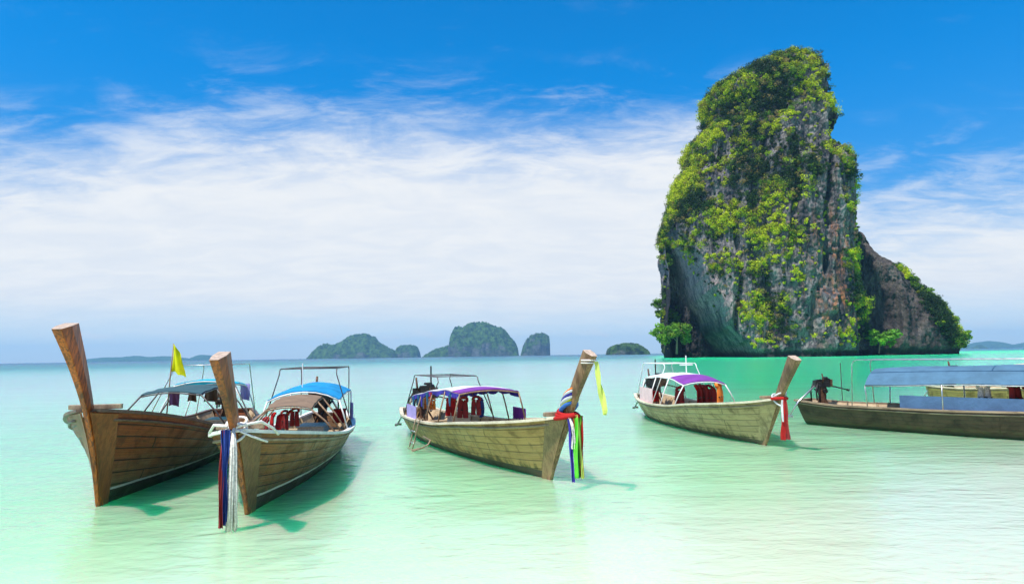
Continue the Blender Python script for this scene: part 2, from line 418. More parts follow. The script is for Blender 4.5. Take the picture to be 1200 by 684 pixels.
    gl = t.nodes.new('ShaderNodeBsdfGlossy'); gl.inputs['Roughness'].default_value = 0.18; gl.inputs['Color'].default_value = (0.97, 0.99, 1.0, 1)
    t.links.new(bp.outputs[0], gl.inputs['Normal'])
    fr = t.nodes.new('ShaderNodeFresnel'); fr.inputs['IOR'].default_value = 1.333
    t.links.new(bp.outputs[0], fr.inputs['Normal'])
    f = mth(t, 'MINIMUM', mth(t, 'MULTIPLY', fr.outputs[0], 1.0), mapr(t, ls, math.log10(110), math.log10(330), 0.66, 0.34))
    mx = t.nodes.new('ShaderNodeMixShader'); t.links.new(f, mx.inputs[0]); t.links.new(bodyS.outputs[0], mx.inputs[1]); t.links.new(gl.outputs[0], mx.inputs[2])
    t.links.new(mx.outputs[0], out.inputs[0])
    mb = MB()
    def span(u, v): return ((u-.5)*14000, -60+ (v**2)*7060, 0)
    mb.grid(20, 40, span, flip=False)
    o = mb.build('sea_water', m); tag(o, kind='structure')
    # seabed
    ms, ts, b = mat('pale_sand'); tc = ts.nodes.new('ShaderNodeNewGeometry'); p = tc.outputs['Position']
    n1 = noise(ts, mapping(ts, p, (0.5, 1.6, 1), (0, 0, R(12))), 1.3, 5, 0.6, 0.6)
    n2 = noise(ts, p, 0.25, 4, 0.6, 0.4)
    c = mixc(ts, mapr(ts, n1, 0.35, 0.65), (0.80, 0.78, 0.70), (0.90, 0.88, 0.81))
    c = mixc(ts, mapr(ts, n2, 0.35, 0.7), c, (0.62, 0.62, 0.54))
    ts.links.new(c, b.inputs['Base Color']); b.inputs['Roughness'].default_value = 0.95
    mb = MB()
    xs = np.linspace(-1, 1, 41); 
    def bed(u, v):
        y_ = -60 + (v**2.2)*7060; x_ = (u-.5)*14000
        d_ = max(0.0, y_-5)
        z_ = -0.42 - min(6.0, 0.012*d_)
        return (x_, y_, z_)
    mb.grid(20, 60, bed)
    tag(mb.build('seabed', ms), kind='structure')
build_water()

def build_haze():
    m = bpy.data.materials.new('sea_haze'); m.use_nodes = True; t = m.node_tree; t.nodes.clear()
    out = t.nodes.new('ShaderNodeOutputMaterial'); v = t.nodes.new('ShaderNodeVolumePrincipled')
    v.inputs['Color'].default_value = (0.30, 0.66, 1.0, 1); v.inputs['Density'].default_value = HAZE; v.inputs['Anisotropy'].default_value = 0.1
    t.links.new(v.outputs[0], out.inputs['Volume'])
    mb = MB(); mb.box((0, 3450, 85), (14200, 7300, 186)); o = mb.build('haze', m); tag(o, kind='stuff')
HAZE = 0.00012

# ------------------------------------------------------------------ foliage
def leaf_mat(name):
    m, t, b = mat(name)
    a = t.nodes.new('ShaderNodeVertexColor'); a.layer_name = 'tone'
    t.links.new(a.outputs[0], b.inputs['Base Color']); b.inputs['Roughness'].default_value = 0.6
    b.inputs['Specular IOR Level'].default_value = 0.25
    tr = t.nodes.new('ShaderNodeBsdfTranslucent'); t.links.new(mixc(t, 1.0, a.outputs[0], (1.2, 1.3, 0.5), 'MULTIPLY'), tr.inputs[0])
    mx = t.nodes.new('ShaderNodeMixShader'); mx.inputs[0].default_value = 0.35
    out = [n for n in t.nodes if n.type == 'OUTPUT_MATERIAL'][0]
    t.links.new(b.outputs[0], mx.inputs[1]); t.links.new(tr.outputs[0], mx.inputs[2]); t.links.new(mx.outputs[0], out.inputs[0])
    return m
LEAF = leaf_mat('leaves')
PAL = np.array([[0.42, 0.47, 0.010], [0.25, 0.35, 0.010], [0.10, 0.20, 0.010], [0.030, 0.075, 0.010], [0.018, 0.045, 0.012], [0.20, 0.21, 0.020], [0.26, 0.20, 0.07]])
def leaf_cloud(centers, radii, cols, per, size, flat=0.75, seed=1, lobes=4):
    """quads spread through clumps; centers (n,3), radii (n,), cols (n,3)"""
    g = np.random.default_rng(seed); n = len(centers)
    # sub-lobes
    lob = g.normal(size=(n, lobes, 3)); lob /= np.linalg.norm(lob, axis=2, keepdims=True); lob *= 0.52*g.uniform(0.5, 1.1, (n, lobes, 1)); lob[:, :, 2] *= flat
    li = g.integers(0, lobes, (n, per))
    base = lob[np.arange(n)[:, None], li]
    d = g.normal(size=(n, per, 3)); d /= np.linalg.norm(d, axis=2, keepdims=True)
    rr = 0.50*g.uniform(0.35, 1.0, (n, per, 1))**0.5
    P = centers[:, None, :] + (base + d*rr*np.array([1, 1, flat]))*radii[:, None, None]
    nrm = d + g.normal(size=d.shape)*0.45 + np.array([0, 0, 0.35]); nrm /= np.linalg.norm(nrm, axis=2, keepdims=True)
    P = P.reshape(-1, 3); nrm = nrm.reshape(-1, 3); m_ = len(P)
    a = np.cross(nrm, g.normal(size=(m_, 3))); a /= np.linalg.norm(a, axis=1, keepdims=True); b_ = np.cross(nrm, a)
    s1 = size*g.uniform(0.6, 1.3, (m_, 1)); s2 = s1*g.uniform(0.5, 0.9, (m_, 1))
    V = np.stack([P-a*s1, P-b_*s2+nrm*s1*.15, P+a*s1, P+b_*s2+nrm*s1*.15], 1).reshape(-1, 3)
    F = np.arange(m_*4).reshape(-1, 4)
    lc = base.reshape(-1, 3)
    j = g.uniform(0.72, 1.3, (m_, 1))
    C = np.repeat(cols, per, axis=0)*j
    C = np.repeat(C, 4, axis=0)
    return V, F, C

BARK = simple('bark', (0.16, 0.12, 0.08), 0.9, var=0.35, scale=3, bump=0.5)
def make_tree(loc, h, r, pal, label, group=None, name='tree', seed=0, cat='tree'):
    g = np.random.default_rng(seed+100); root = empty(name, loc)
    tag(root, label, cat, group)
    mb = MB(); lean = g.uniform(-.15, .15, 2)*h
    top = Vector((lean[0], lean[1], h*0.72))
    mb.tube([(0, 0, -0.6), (lean[0]*.3, lean[1]*.3, h*.25), (lean[0]*.7, lean[1]*.7, h*.5), top], [h*.035, h*.028, h*.02, h*.01], 7)
    cen = []
    for i in range(7):
        a = i*2.4+g.uniform(0, .6); z0 = h*g.uniform(.3, .6); l = r*g.uniform(.5, .85)
        p0 = Vector((lean[0]*.6*z0/h/.5, lean[1]*.6*z0/h/.5, z0)); p1 = p0+Vector((math.cos(a)*l, math.sin(a)*l, h*g.uniform(.08, .3)))
        mb.tube([p0, (p0+p1)/2+Vector((0, 0, .05*h)), p1], [h*.014, h*.010, h*.005], 5)
        cen.append(p1)
    mb.build('trunk', BARK, root, smooth=True)
    cen.append(top)
    for _ in range(16):
        a = g.uniform(0, 6.28); rr = r*math.sqrt(g.uniform(0, 1))*.85
        cen.append(Vector((math.cos(a)*rr+lean[0], math.sin(a)*rr+lean[1], h*g.uniform(.32, .9)*(1-0.25*(rr/r)**2)+0.03*h)))
    C = np.array([list(c) for c in cen]); n = len(C)
    cols = pal[g.integers(0, len(pal), n)]*g.uniform(.8, 1.25, (n, 1))
    V, F, CC = leaf_cloud(C, r*g.uniform(.3, .5, n), cols, 110, r*0.075, seed=seed+5)
    np_mesh('crown', V, F, LEAF, root, smooth=False, colors=CC)
    return root

# ------------------------------------------------------------------ limestone stack
def rock_mat():
    m, t, b = mat('limestone'); geo = t.nodes.new('ShaderNodeNewGeometry'); p = geo.outputs['Position']
    v = noise(t, mapping(t, p, (1, 1, 0.16)), 0.22, 8, 0.62, 0.6)
    v2 = noise(t, mapping(t, p, (1, 1, 0.10)), 0.55, 8, 0.68, 0.3)
    n3 = noise(t, p, 0.35, 8, 0.7, 0.3)
    c = mixc(t, mapr(t, v, 0.36, 0.64), (0.030, 0.032, 0.040), (0.215, 0.20, 0.195))
    c = mixc(t, mth(t, 'MULTIPLY', mapr(t, n3, 0.55, 0.72), 0.6), c, (0.36, 0.33, 0.30))
    c = mixc(t, mth(t, 'MULTIPLY', mapr(t, v2, 0.53, 0.66), 0.85), c, (0.022, 0.024, 0.030))
    x, y, z = sepx(t, p)
    # iron stain zone on the lower right face
    zx = mth(t, 'MULTIPLY', mapr(t, x, 95, 112), mapr(t, x, 144, 132)); zz = mth(t, 'MULTIPLY', mapr(t, z, 4, 16), mapr(t, z, 62, 44))
    o = noise(t, mapping(t, p, (1, 1, 0.22), (0, 0, 0), (31, 7, 3)), 0.30, 7, 0.65, 0.4)
    c = mixc(t, mth(t, 'MULTIPLY', mth(t, 'MULTIPLY', mapr(t, o, 0.50, 0.68), 0.8), mth(t, 'MULTIPLY', zx, zz)), c, (0.42, 0.155, 0.055))
    c = mixc(t, mth(t, 'MULTIPLY', mapr(t, noise(t, p, 0.12, 5, 0.6), 0.5, 0.7), 0.35), c, (0.28, 0.21, 0.13))
    # pale bare slab beside the cave mouth, cave shade painted black into the wall colour, brown face of the shoulder
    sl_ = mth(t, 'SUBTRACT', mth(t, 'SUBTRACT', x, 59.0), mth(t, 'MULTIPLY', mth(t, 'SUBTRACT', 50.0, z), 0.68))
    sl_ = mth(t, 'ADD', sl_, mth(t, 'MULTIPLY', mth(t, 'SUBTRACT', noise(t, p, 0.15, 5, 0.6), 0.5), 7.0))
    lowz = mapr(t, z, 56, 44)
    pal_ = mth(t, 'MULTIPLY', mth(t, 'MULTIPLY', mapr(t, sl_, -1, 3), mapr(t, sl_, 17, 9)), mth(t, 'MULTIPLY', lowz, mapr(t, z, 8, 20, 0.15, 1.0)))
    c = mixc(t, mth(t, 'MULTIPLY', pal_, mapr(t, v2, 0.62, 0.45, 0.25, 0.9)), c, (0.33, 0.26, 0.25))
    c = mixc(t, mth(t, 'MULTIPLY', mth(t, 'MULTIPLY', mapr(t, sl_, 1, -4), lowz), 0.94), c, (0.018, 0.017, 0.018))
    br_ = mth(t, 'MULTIPLY', mapr(t, x, 139, 147), mapr(t, noise(t, p, 0.07, 4, 0.6), 0.30, 0.5, 0.55, 0.95))
    c = mixc(t, br_, c, mixc(t, mapr(t, v, 0.35, 0.65), (0.030, 0.026, 0.025), (0.10, 0.082, 0.070)))
    vo = t.nodes.new('ShaderNodeTexVoronoi'); vo.feature = 'DISTANCE_TO_EDGE'; t.links.new(mapping(t, mixc(t, 0.25, p, comb(t, mth(t, 'MULTIPLY', v2, 40), mth(t, 'MULTIPLY', n3, 40), p and mth(t, 'MULTIPLY', v, 40))), (1, 1, 0.4)), vo.inputs['Vector']); vo.inputs['Scale'].default_value = 0.32
    c = mixc(t, mth(t, 'MULTIPLY', mapr(t, vo.outputs[0], 0.07, 0.0), 0.75), c, (0.012, 0.012, 0.014))
    fnz = noise(t, p, 1.6, 6, 0.7); c = mixc(t, mth(t, 'MULTIPLY', mapr(t, fnz, 0.52, 0.62), 0.55), c, (0.03, 0.03, 0.034))
    # wet dark tide band
    tb = mth(t, 'ADD', z, mth(t, 'MULTIPLY', noise(t, p, 0.4, 4, 0.6), -2.4))
    c = mixc(t, mth(t, 'MULTIPLY', mapr(t, tb, 1.6, 0.2), 0.88), c, (0.012, 0.014, 0.014))
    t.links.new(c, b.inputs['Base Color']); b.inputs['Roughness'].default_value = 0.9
    b.inputs['Specular IOR Level'].default_value = 0.2
    bp = t.nodes.new('ShaderNodeBump'); bp.inputs['Strength'].default_value = 0.9; bp.inputs['Distance'].default_value = 0.9
    t.links.new(mth(t, 'ADD', v2, n3), bp.inputs['Height']); t.links.new(bp.outputs[0], b.inputs['Normal'])
    return m
ROCK = rock_mat()
D0 = 285.0
def outline(rows, D):
    zs, xl, xr = [], [], []
    for y_, l, r_ in rows:
        a = at(l, y_, D=D); b_ = at(r_, y_, D=D)
        zs.append((a.z+b_.z)/2); xl.append(a.x); xr.append(b_.x)
    o = np.argsort(zs); return np.array(zs)[o], np.array(xl)[o], np.array(xr)[o]
def to_px(P):
    """approximate photograph pixel of world points: used only to look up where the photograph shows greenery"""
    Q = (P - np.array([0, 0, CAM_H])) @ np.array(CR)
    return 600+800*Q[:, 0]/-Q[:, 2], 342-800*Q[:, 1]/-Q[:, 2]
def shell(rows, D, depth, nz, nt, seed, shear=0.0, amp=1.0, zbot=-4.0, pow_=2.5, ystretch=1.0):
    zs, xl, xr = outline(rows, D)
    fl, fr_ = spline(list(zip(zs, xl))), spline(list(zip(zs, xr)))
    ztop = zs[-1]
    tz = np.linspace(0, 1, nz); Z = zbot + (ztop-zbot)*(1-(1-tz)**1.25)
    Zc = np.clip(Z, zs[0], ztop-0.01)
    L_, R_ = fl(Zc), fr_(Zc)
    close = np.sqrt(np.clip(1-np.clip((Z-(ztop-5))/5.0, 0, 1)**2, 0, 1))   # round the very top over
    xc = (L_+R_)/2; a = (R_-L_)/2*np.maximum(close, 0.02)
    th = np.linspace(0, 2*PI, nt, endpoint=False)
    ct, st = np.cos(th), np.sin(th)
    e = 2.0/pow_
    cx = np.sign(ct)*np.abs(ct)**e; sy = np.sign(st)*np.abs(st)**e
    X = xc[:, None] + a[:, None]*cx[None]; dep = depth*(0.35+0.65*a/a.max())*np.maximum(close, .02)
    Y = D + dep[:, None]*sy[None] - (X-xc.mean())*shear
    ZZ = np.repeat(Z[:, None], nt, 1)
    P = np.stack([X, Y, ZZ], -1).reshape(-1, 3)
    nx = np.repeat(cx[None]*1.0, nz, 0).ravel(); ny = np.repeat(sy[None], nz, 0).ravel()
    l = np.sqrt(nx**2+ny**2)+1e-6; nx, ny = nx/l, ny/l
    S = P + seed
    big = fbm(S, (0.035, 0.035, 0.022), 3)*6.0
    flute = (ridged(S, (0.09, 0.09, 0.018), 4)-0.5)*4.2
    ledge = fbm(S, (0.10, 0.10, 0.13), 4)*2.2
    fine = fbm(S, (0.45, 0.45, 0.22), 4, 0.55)*1.5 + fbm(S, (1.3, 1.3, 0.7), 2)*0.75
    front = np.abs(ny)
    d = (big*front*0.8 + flute*(0.3+0.7*front) + ledge*(0.35+.65*front) + fine)*amp
    d *= np.clip((ztop - P[:, 2])/6.0, 0.25, 1)
    # sea notch
    d -= 2.2*np.exp(-((P[:, 2]-0.8)/1.5)**2)
    P[:, 0] += nx*(d-0.7*ledge)*0.40; P[:, 1] += ny*d
    P[:, 2] += fbm(S, (0.2, 0.2, 0.2), 3, off=40)*0.6*np.clip(P[:, 2]/8, 0, 1)
    idx = np.arange(nz*nt).reshape(nz, nt)
    F = np.stack([idx[:-1], np.roll(idx, -1, 1)[:-1], np.roll(idx, -1, 1)[1:], idx[1:]], -1).reshape(-1, 4)
    return P, F, nx, ny, (nz, nt)
MAIN = [(57.5, 917, 946), (60, 903, 956), (66, 888, 963), (80, 860, 969), (92, 842, 973), (102, 830, 976), (120, 822, 981), (135, 819, 986), (150, 812, 990), (165, 806, 992),
        (180, 803, 1000), (200, 793, 1006), (215, 788, 1006), (240, 781, 1008), (262, 774, 1010), (285, 770, 1013), (310, 772, 1016), (340, 775, 1019), (380, 774, 1023), (418, 778, 1026)]
SHOULDER = [(268, 1000, 1016), (276, 996, 1024), (286, 992, 1036), (298, 988, 1050), (316, 985, 1073), (335, 985, 1090), (350, 985, 1106), (365, 985, 1117), (385, 985, 1127), (400, 985, 1131), (416, 985, 1130)]
def fit(rows, D, depth, seed, n=6, margin=3.0, left=True, **kw):
    """size the rock so that its skyline, relief and all, has the photographed outline"""
    tgt = np.array(rows, float); cur = tgt.copy()
    kw = dict(kw)
    for _ in range(n):
        P, F, a, b_, c = shell([tuple(r_) for r_ in cur], D, depth, 220, 300, seed, **kw)
        x, y = to_px(P); dtop = (tgt[0, 0]+3) - y.min()
        dl = np.zeros((len(tgt), 2))
        for i in range(len(tgt)):
            h = 9; sel = np.abs(y-tgt[i, 0]-3) < h
            if sel.sum() < 5: continue
            dl[i] = (np.clip((tgt[i, 1]+margin)-x[sel].min(), -12, 12)*left, np.clip((tgt[i, 2]-margin)-x[sel].max(), -12, 12))
        pad = np.vstack([dl[:1], dl, dl[-1:]]); dl = pad[:-2]*.25+pad[1:-1]*.5+pad[2:]*.25
        cur[:, 1:] += 0.7*dl
        k = np.linspace(1, 0, len(cur)); cur[:, 0] += dtop*0.9*np.clip((418-cur[:, 0])/(418-cur[0, 0]), 0, 1)
        cur[:, 2] = np.maximum(cur[:, 2], cur[:, 1]+8)
    return [tuple(r_) for r_ in cur]
def lin(x, a, b): return np.clip((x-a)/(b-a), 0, 1)
def sstep(x, a, b): t_ = lin(x, a, b); return t_*t_*(3-2*t_)
def build_rock():
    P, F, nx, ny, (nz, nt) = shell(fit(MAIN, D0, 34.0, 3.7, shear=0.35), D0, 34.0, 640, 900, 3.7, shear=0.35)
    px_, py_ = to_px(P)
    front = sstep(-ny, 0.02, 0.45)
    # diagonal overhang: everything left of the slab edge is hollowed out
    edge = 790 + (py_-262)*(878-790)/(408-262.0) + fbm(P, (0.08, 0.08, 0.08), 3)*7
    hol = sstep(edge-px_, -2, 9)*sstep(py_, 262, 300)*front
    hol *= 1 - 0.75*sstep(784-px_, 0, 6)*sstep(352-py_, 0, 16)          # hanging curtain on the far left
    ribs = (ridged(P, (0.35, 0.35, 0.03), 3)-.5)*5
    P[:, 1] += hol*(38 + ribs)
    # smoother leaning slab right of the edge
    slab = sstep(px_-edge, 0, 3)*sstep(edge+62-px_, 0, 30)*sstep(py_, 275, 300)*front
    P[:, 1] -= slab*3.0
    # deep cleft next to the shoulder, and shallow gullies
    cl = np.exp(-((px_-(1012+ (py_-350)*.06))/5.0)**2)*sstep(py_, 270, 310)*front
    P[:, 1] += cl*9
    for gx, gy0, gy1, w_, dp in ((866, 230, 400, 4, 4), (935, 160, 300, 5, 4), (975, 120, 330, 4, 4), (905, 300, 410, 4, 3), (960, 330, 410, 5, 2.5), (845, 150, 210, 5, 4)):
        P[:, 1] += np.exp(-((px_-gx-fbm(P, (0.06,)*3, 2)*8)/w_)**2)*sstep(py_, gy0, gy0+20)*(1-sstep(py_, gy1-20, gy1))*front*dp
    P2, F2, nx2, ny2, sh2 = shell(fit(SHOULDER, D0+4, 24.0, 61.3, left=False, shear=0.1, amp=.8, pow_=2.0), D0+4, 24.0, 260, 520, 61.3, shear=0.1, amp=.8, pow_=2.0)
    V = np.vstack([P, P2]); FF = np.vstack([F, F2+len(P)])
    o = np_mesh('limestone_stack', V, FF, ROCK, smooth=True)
    tag(o, 'towering grey limestone sea stack draped in green shrubs rising from the emerald shallows', 'rock')
    # ---- shrubs
    gx = np.array([770, 800, 830, 860, 890, 920, 950, 980, 1005.]); gy = np.array([60, 100, 140, 180, 220, 260, 300, 340, 380, 410.])
    G = np.array([[0, 0, .5, .95, .95, .95, .95, .6, .2], [0, .5, .95, .95, .9, .95, .8, .3, .2], [.5, .95, .85, .85, .95, .75, .35, .2, .8], [.8, .8, .45, .55, .85, .6, .4, .12, .95],
                  [.9, 1, .9, .75, .95, .95, .65, .1, .7], [1, 1, .9, .8, .9, .9, .55, .08, .3], [.9, .35, .45, .3, .8, .9, .25, .05, .8], [.3, .0, .05, .1, .9, .75, .12, .03, .95],
                  [.1, 0, 0, 0, .85, .65, .15, .02, .6], [0, 0, 0, 0, .4, .3, .12, .12, .15]])
    def look(px, py):
        i = np.clip(np.interp(px, gx, np.arange(9)), 0, 7.999); j = np.clip(np.interp(py, gy, np.arange(10)), 0, 8.999)
        i0 = i.astype(int); j0 = j.astype(int); a, b_ = i-i0, j-j0
        return G[j0, i0]*(1-a)*(1-b_)+G[j0, i0+1]*a*(1-b_)+G[j0+1, i0]*(1-a)*b_+G[j0+1, i0+1]*a*b_
    # real normals for slope
    def vnorm(P, sh):
        Q = P.reshape(sh[0], sh[1], 3); du = np.roll(Q, -1, 1)-np.roll(Q, 1, 1); dv = np.gradient(Q, axis=0)
        n_ = np.cross(du, dv).reshape(-1, 3); return n_/(np.linalg.norm(n_, axis=1, keepdims=True)+1e-9)
    n1 = vnorm(P, (nz, nt)); px1, py1 = to_px(P)
    w = np.where(ny < 0.15, look(px1, py1), 0.65)
    w = w + 0.85*fbm(P, (0.11, 0.11, 0.11), 4, off=5) + 0.35*np.clip(n1[:, 2], -0.6, 1) - 0.50
    ok = (w > 0) & (P[:, 2] > 3) & (hol < 0.4)
    # area per vertex ~ ring length: weight
    Q = P.reshape(nz, nt, 3); area = np.linalg.norm(np.cross(np.roll(Q, -1, 1)-Q, np.gradient(Q, axis=0)), axis=2).ravel()
    pr = np.where(ok, area*(0.25+np.clip(w, 0, .6)), 0); pr[ny > 0.3] *= 0.35; pr /= pr.sum()
    g = np.random.default_rng(5)
    ids = g.choice(len(P), 5600, p=pr, replace=False)
    rad = 0.95+1.7*g.uniform(0, 1, len(ids))**1.8 + 1.0*np.clip(w[ids], 0, .6)
    # tiny tufts loosely everywhere
    ok2 = (w > -0.38) & (P[:, 2] > 4) & (hol < 0.5); pr2 = np.where(ok2, area, 0); pr2 /= pr2.sum()
    ids2 = g.choice(len(P), 2600, p=pr2, replace=False); rad2 = g.uniform(.35, .95, len(ids2))
    I = np.concatenate([ids, ids2]); Rr = np.concatenate([rad, rad2])
    C = P[I] + n1[I]*Rr[:, None]*0.45 + np.array([0, 0, 1.0])*Rr[:, None]*.15
    t_ = np.clip(0.5+1.7*fbm(C, (0.11,)*3, 2, off=77)+g.normal(size=len(C))*.33, 0, 0.999)
    order = np.array([4, 3, 3, 2, 2, 1, 5, 1, 0, 0]); cols = PAL[order[(t_*10).astype(int)]]*g.uniform(.75, 1.3, (len(C), 1))
    br = g.uniform(0, 1, len(C)) < 0.07; cols[br] = PAL[6]*g.uniform(.7, 1.3, (br.sum(), 1))
    V_, F_, C_ = leaf_cloud(C, Rr, cols, 84, 0.25, seed=9)
    # shoulder
    n2 = vnorm(P2, sh2); px2, py2 = to_px(P2)
    edge2 = np.interp(py2, [279, 300, 320, 350, 380, 416], [1022, 1040, 1052, 1075, 1095, 1112])
    w2 = sstep(px2-edge2, -4, 12) + .6*fbm(P2, (0.12,)*3, 3, off=9) - .38
    w2 = np.where(ny2 > 0.1, w2+.5, w2)
    Q2 = P2.reshape(*sh2, 3); area2 = np.linalg.norm(np.cross(np.roll(Q2, -1, 1)-Q2, np.gradient(Q2, axis=0)), axis=2).ravel()
    p2 = np.where((w2 > 0) & (P2[:, 2] > 3.0), area2*(0.2+np.clip(w2, 0, 1)), 0); p2[ny2 > .3] *= .5; p2 /= p2.sum()
    J = g.choice(len(P2), 1500, p=p2, replace=False); rj = 1.1+1.6*g.uniform(0, 1, len(J))**1.5
    Cj = P2[J]+n2[J]*rj[:, None]*.4+np.array([0, 0, .2])*rj[:, None]
    tj = np.clip(0.5+1.2*fbm(Cj, (0.09,)*3, 2, off=7)+g.normal(size=len(Cj))*.25, 0, .999)
    cj = PAL[order[(tj*10).astype(int)]]*g.uniform(.75, 1.3, (len(Cj), 1))
    V2, F2_, C2 = leaf_cloud(Cj, rj, cj, 90, 0.26, seed=19)
    o = np_mesh('cliff_shrubs', np.vstack([V_, V2]), np.vstack([F_, F2_+len(V_)]), LEAF, smooth=False, colors=np.vstack([C_, C2]))
    tag(o, 'dense green shrubs and creepers clinging to the limestone sea stack', 'shrubs', kind='stuff')
    # ---- trees that can be told apart
    green = np.array([[0.16, 0.36, 0.02], [0.11, 0.28, 0.02], [0.08, 0.2, 0.015]])
    mixg = np.array([[0.10, 0.22, 0.015], [0.06, 0.15, 0.012], [0.16, 0.27, 0.02]])
    def on(px, py, D): return at(px, py, D=D)
    p = on(1030, 412, 262)
    make_tree((p.x, p.y, max(p.z, 0.6)), 8.6, 6.0, green, 'lone bright green spreading tree at the foot of the dark cleft in the sea stack', seed=1)
    spots = [(778, 412, 300, 13, 6.5, 'tree at the bottom left foot of the sea stack, nearest the open sea'),
             (793, 413, 292, 15, 6.0, 'tree at the left foot of the sea stack, beside the dark cave mouth'),
             (784, 392, 312, 15, 6.0, 'taller tree standing above the two trees at the left foot of the sea stack'),
             (776, 376, 322, 12, 5.0, 'topmost tree of the clump under the hanging curtain of rock on the left')]
    for i, (a, b_, D, h, r_, lb) in enumerate(spots):
        p = on(a, b_, D); make_tree((p.x, p.y, p.z), h, r_, mixg if i else green, lb, 'trees at the left foot of the sea stack', seed=20+i)
    sl = [(1052, 322, 286, 'uppermost round tree on the right shoulder of the sea stack'), (1066, 335, 284, 'second tree down the right shoulder slope of the sea stack'),
          (1082, 350, 282, 'olive umbrella shaped tree halfway down the right shoulder of the sea stack'), (1100, 367, 281, 'tree on the right shoulder below the umbrella shaped one'),
          (1112, 383, 280, 'bright green tree low on the right shoulder of the sea stack'), (1125, 400, 280, 'lowest tree at the right tip of the sea stack, over the water'),
          (1108, 402, 276, 'tree beside the bare grey rock near the right tip of the sea stack'), (1075, 392, 272, 'olive bush-like tree low on the bare face of the right shoulder')]
    for i, (a, b_, D, lb) in enumerate(sl):
        p = on(a, b_, D); make_tree((p.x, p.y, p.z), 4.6, 3.9, mixg if i % 3 else green, lb, 'trees on the right shoulder of the sea stack', seed=40+i)
build_rock()

# ------------------------------------------------------------------ far islands and hills
def island_mat():
    m, t, b = mat('island_cover'); geo = t.nodes.new('ShaderNodeNewGeometry'); p = geo.outputs['Position']; n_ = geo.outputs['Normal']
    up = sepx(t, n_)[2]
    a = noise(t, p, 0.020, 7, 0.65, 0.3); b2 = noise(t, p, 0.06, 6, 0.7)
    v = mixc(t, mapr(t, b2, 0.35, 0.65), (0.004, 0.014, 0.006), (0.07, 0.14, 0.025))
    rock = mixc(t, mapr(t, noise(t, mapping(t, p, (1, 1, .3)), 0.035, 6, .6), 0.35, 0.65), (0.02, 0.025, 0.035), (0.14, 0.14, 0.14))
    f = mapr(t, mth(t, 'ADD', up, mth(t, 'MULTIPLY', mth(t, 'SUBTRACT', a, 0.5), 1.6)), 0.05, 0.35)
    c = mixc(t, f, rock, v)
    t.links.new(c, b.inputs['Base Color']); b.inputs['Roughness'].default_value = 0.95; b.inputs['Specular IOR Level'].default_value = 0.1
    bp = t.nodes.new('ShaderNodeBump'); bp.inputs['Strength'].default_value = 1.0; bp.inputs['Distance'].default_value = 14.0
    t.links.new(b2, bp.inputs['Height']); t.links.new(bp.outputs[0], b.inputs['Normal'])
    return m
ISL = island_mat()
def ridge_island(name, pts, D, label=None, seed=0, depth=None, kind=None, cat='island', steep=0.55, nrm=1.0, material=None):
    """pts: (pixel x, pixel y) of the skyline as seen at distance D; built as real terrain of that size"""
    W = [at(a, b_, D=D) for a, b_ in pts]
    xs = [w.x for w in W]; zs = [max(w.z, 0.0) for w in W]
    f = spline(list(zip(xs, zs))); x0, x1 = xs[0], xs[-1]; width = x1-x0; dep = depth or width*.45
    nx_, ny_ = 220, 90
    X = np.linspace(x0, x1, nx_); Y = np.linspace(-dep, dep, ny_)
    XX, YY = np.meshgrid(X, Y, indexing='ij')
    edge = np.clip(1-np.abs((XX-(x0+x1)/2)/(width/2))**6, 0, 1)
    ye = YY/dep
    hz = f(X)[:, None]
    prof = np.clip((1-np.abs(ye)**2.6), 0, 1)**steep
    S = np.stack([XX, YY, XX*0], -1).reshape(-1, 3)+seed*31
    scl = 1.0/max(20, width*.22)
    nn = fbm(S, (scl, scl, 1), 5, .55).reshape(nx_, ny_); n2 = ridged(S, (scl*2.5, scl*2.5, 1), 4).reshape(nx_, ny_)
    Z = hz*prof*(1+0.22*nn*np.abs(ye)*nrm) + hz.max()*(0.08*nn+0.16*(n2-.6))*prof*nrm - (1-prof)*3
    V = np.stack([XX, YY+D, Z-0.5], -1).reshape(-1, 3)
    idx = np.arange(nx_*ny_).reshape(nx_, ny_)
    F = np.stack([idx[:-1, :-1], idx[1:, :-1], idx[1:, 1:], idx[:-1, 1:]], -1).reshape(-1, 4)
    o = np_mesh(name, V, F, material or ISL)
    tag(o, label, cat if label else None, kind=kind)
    return o
ridge_island('island', [(369, 420), (374, 412), (380, 404), (390, 404), (398, 402), (405, 396), (415, 393), (425, 391), (434, 392), (440, 397), (448, 403), (456, 408), (463, 413), (466, 419)], 3600,
             'long low green island left of the far group, highest at its middle', 1)
ridge_island('island', [(462, 418), (465, 408), (470, 405), (480, 404), (487, 405), (491, 411), (492, 418)], 3700, 'small dark rounded islet at the right end of the long low green island', 2)
ridge_island('island', [(500, 417), (508, 411), (520, 408), (529, 403), (531, 387), (536, 384), (545, 383), (556, 379), (568, 378), (580, 382), (590, 385), (597, 393), (603, 400), (607, 410), (608, 417)], 3300,
             'tallest distant island, blunt cliffed top with a pale green foreland on its left', 3, steep=.4)
ridge_island('island', [(610, 416), (614, 404), (619, 396), (628, 391), (638, 390), (645, 395), (648, 403), (647, 410), (644, 416)], 3300, 'steep round-topped island just right of the tallest distant island', 4, steep=.3)
ridge_island('island', [(712, 414), (714, 407), (721, 404), (731, 401.5), (742, 402), (750, 404), (757, 409), (759, 414)], 1500, 'low bushy green islet alone between the distant islands and the sea stack', 5, steep=.35)
ridge_island('hills', [(92, 424), (105, 421), (125, 418.5), (145, 418), (160, 416.5), (172, 418), (190, 417), (205, 418), (222, 420.5), (232, 422)], 6600, None, 6, depth=200, kind='structure', nrm=.4)
ridge_island('hills', [(228, 422), (232, 417.5), (238, 415.5), (244, 416), (252, 420), (258, 422)], 6500, None, 7, depth=200, kind='structure', nrm=.4)
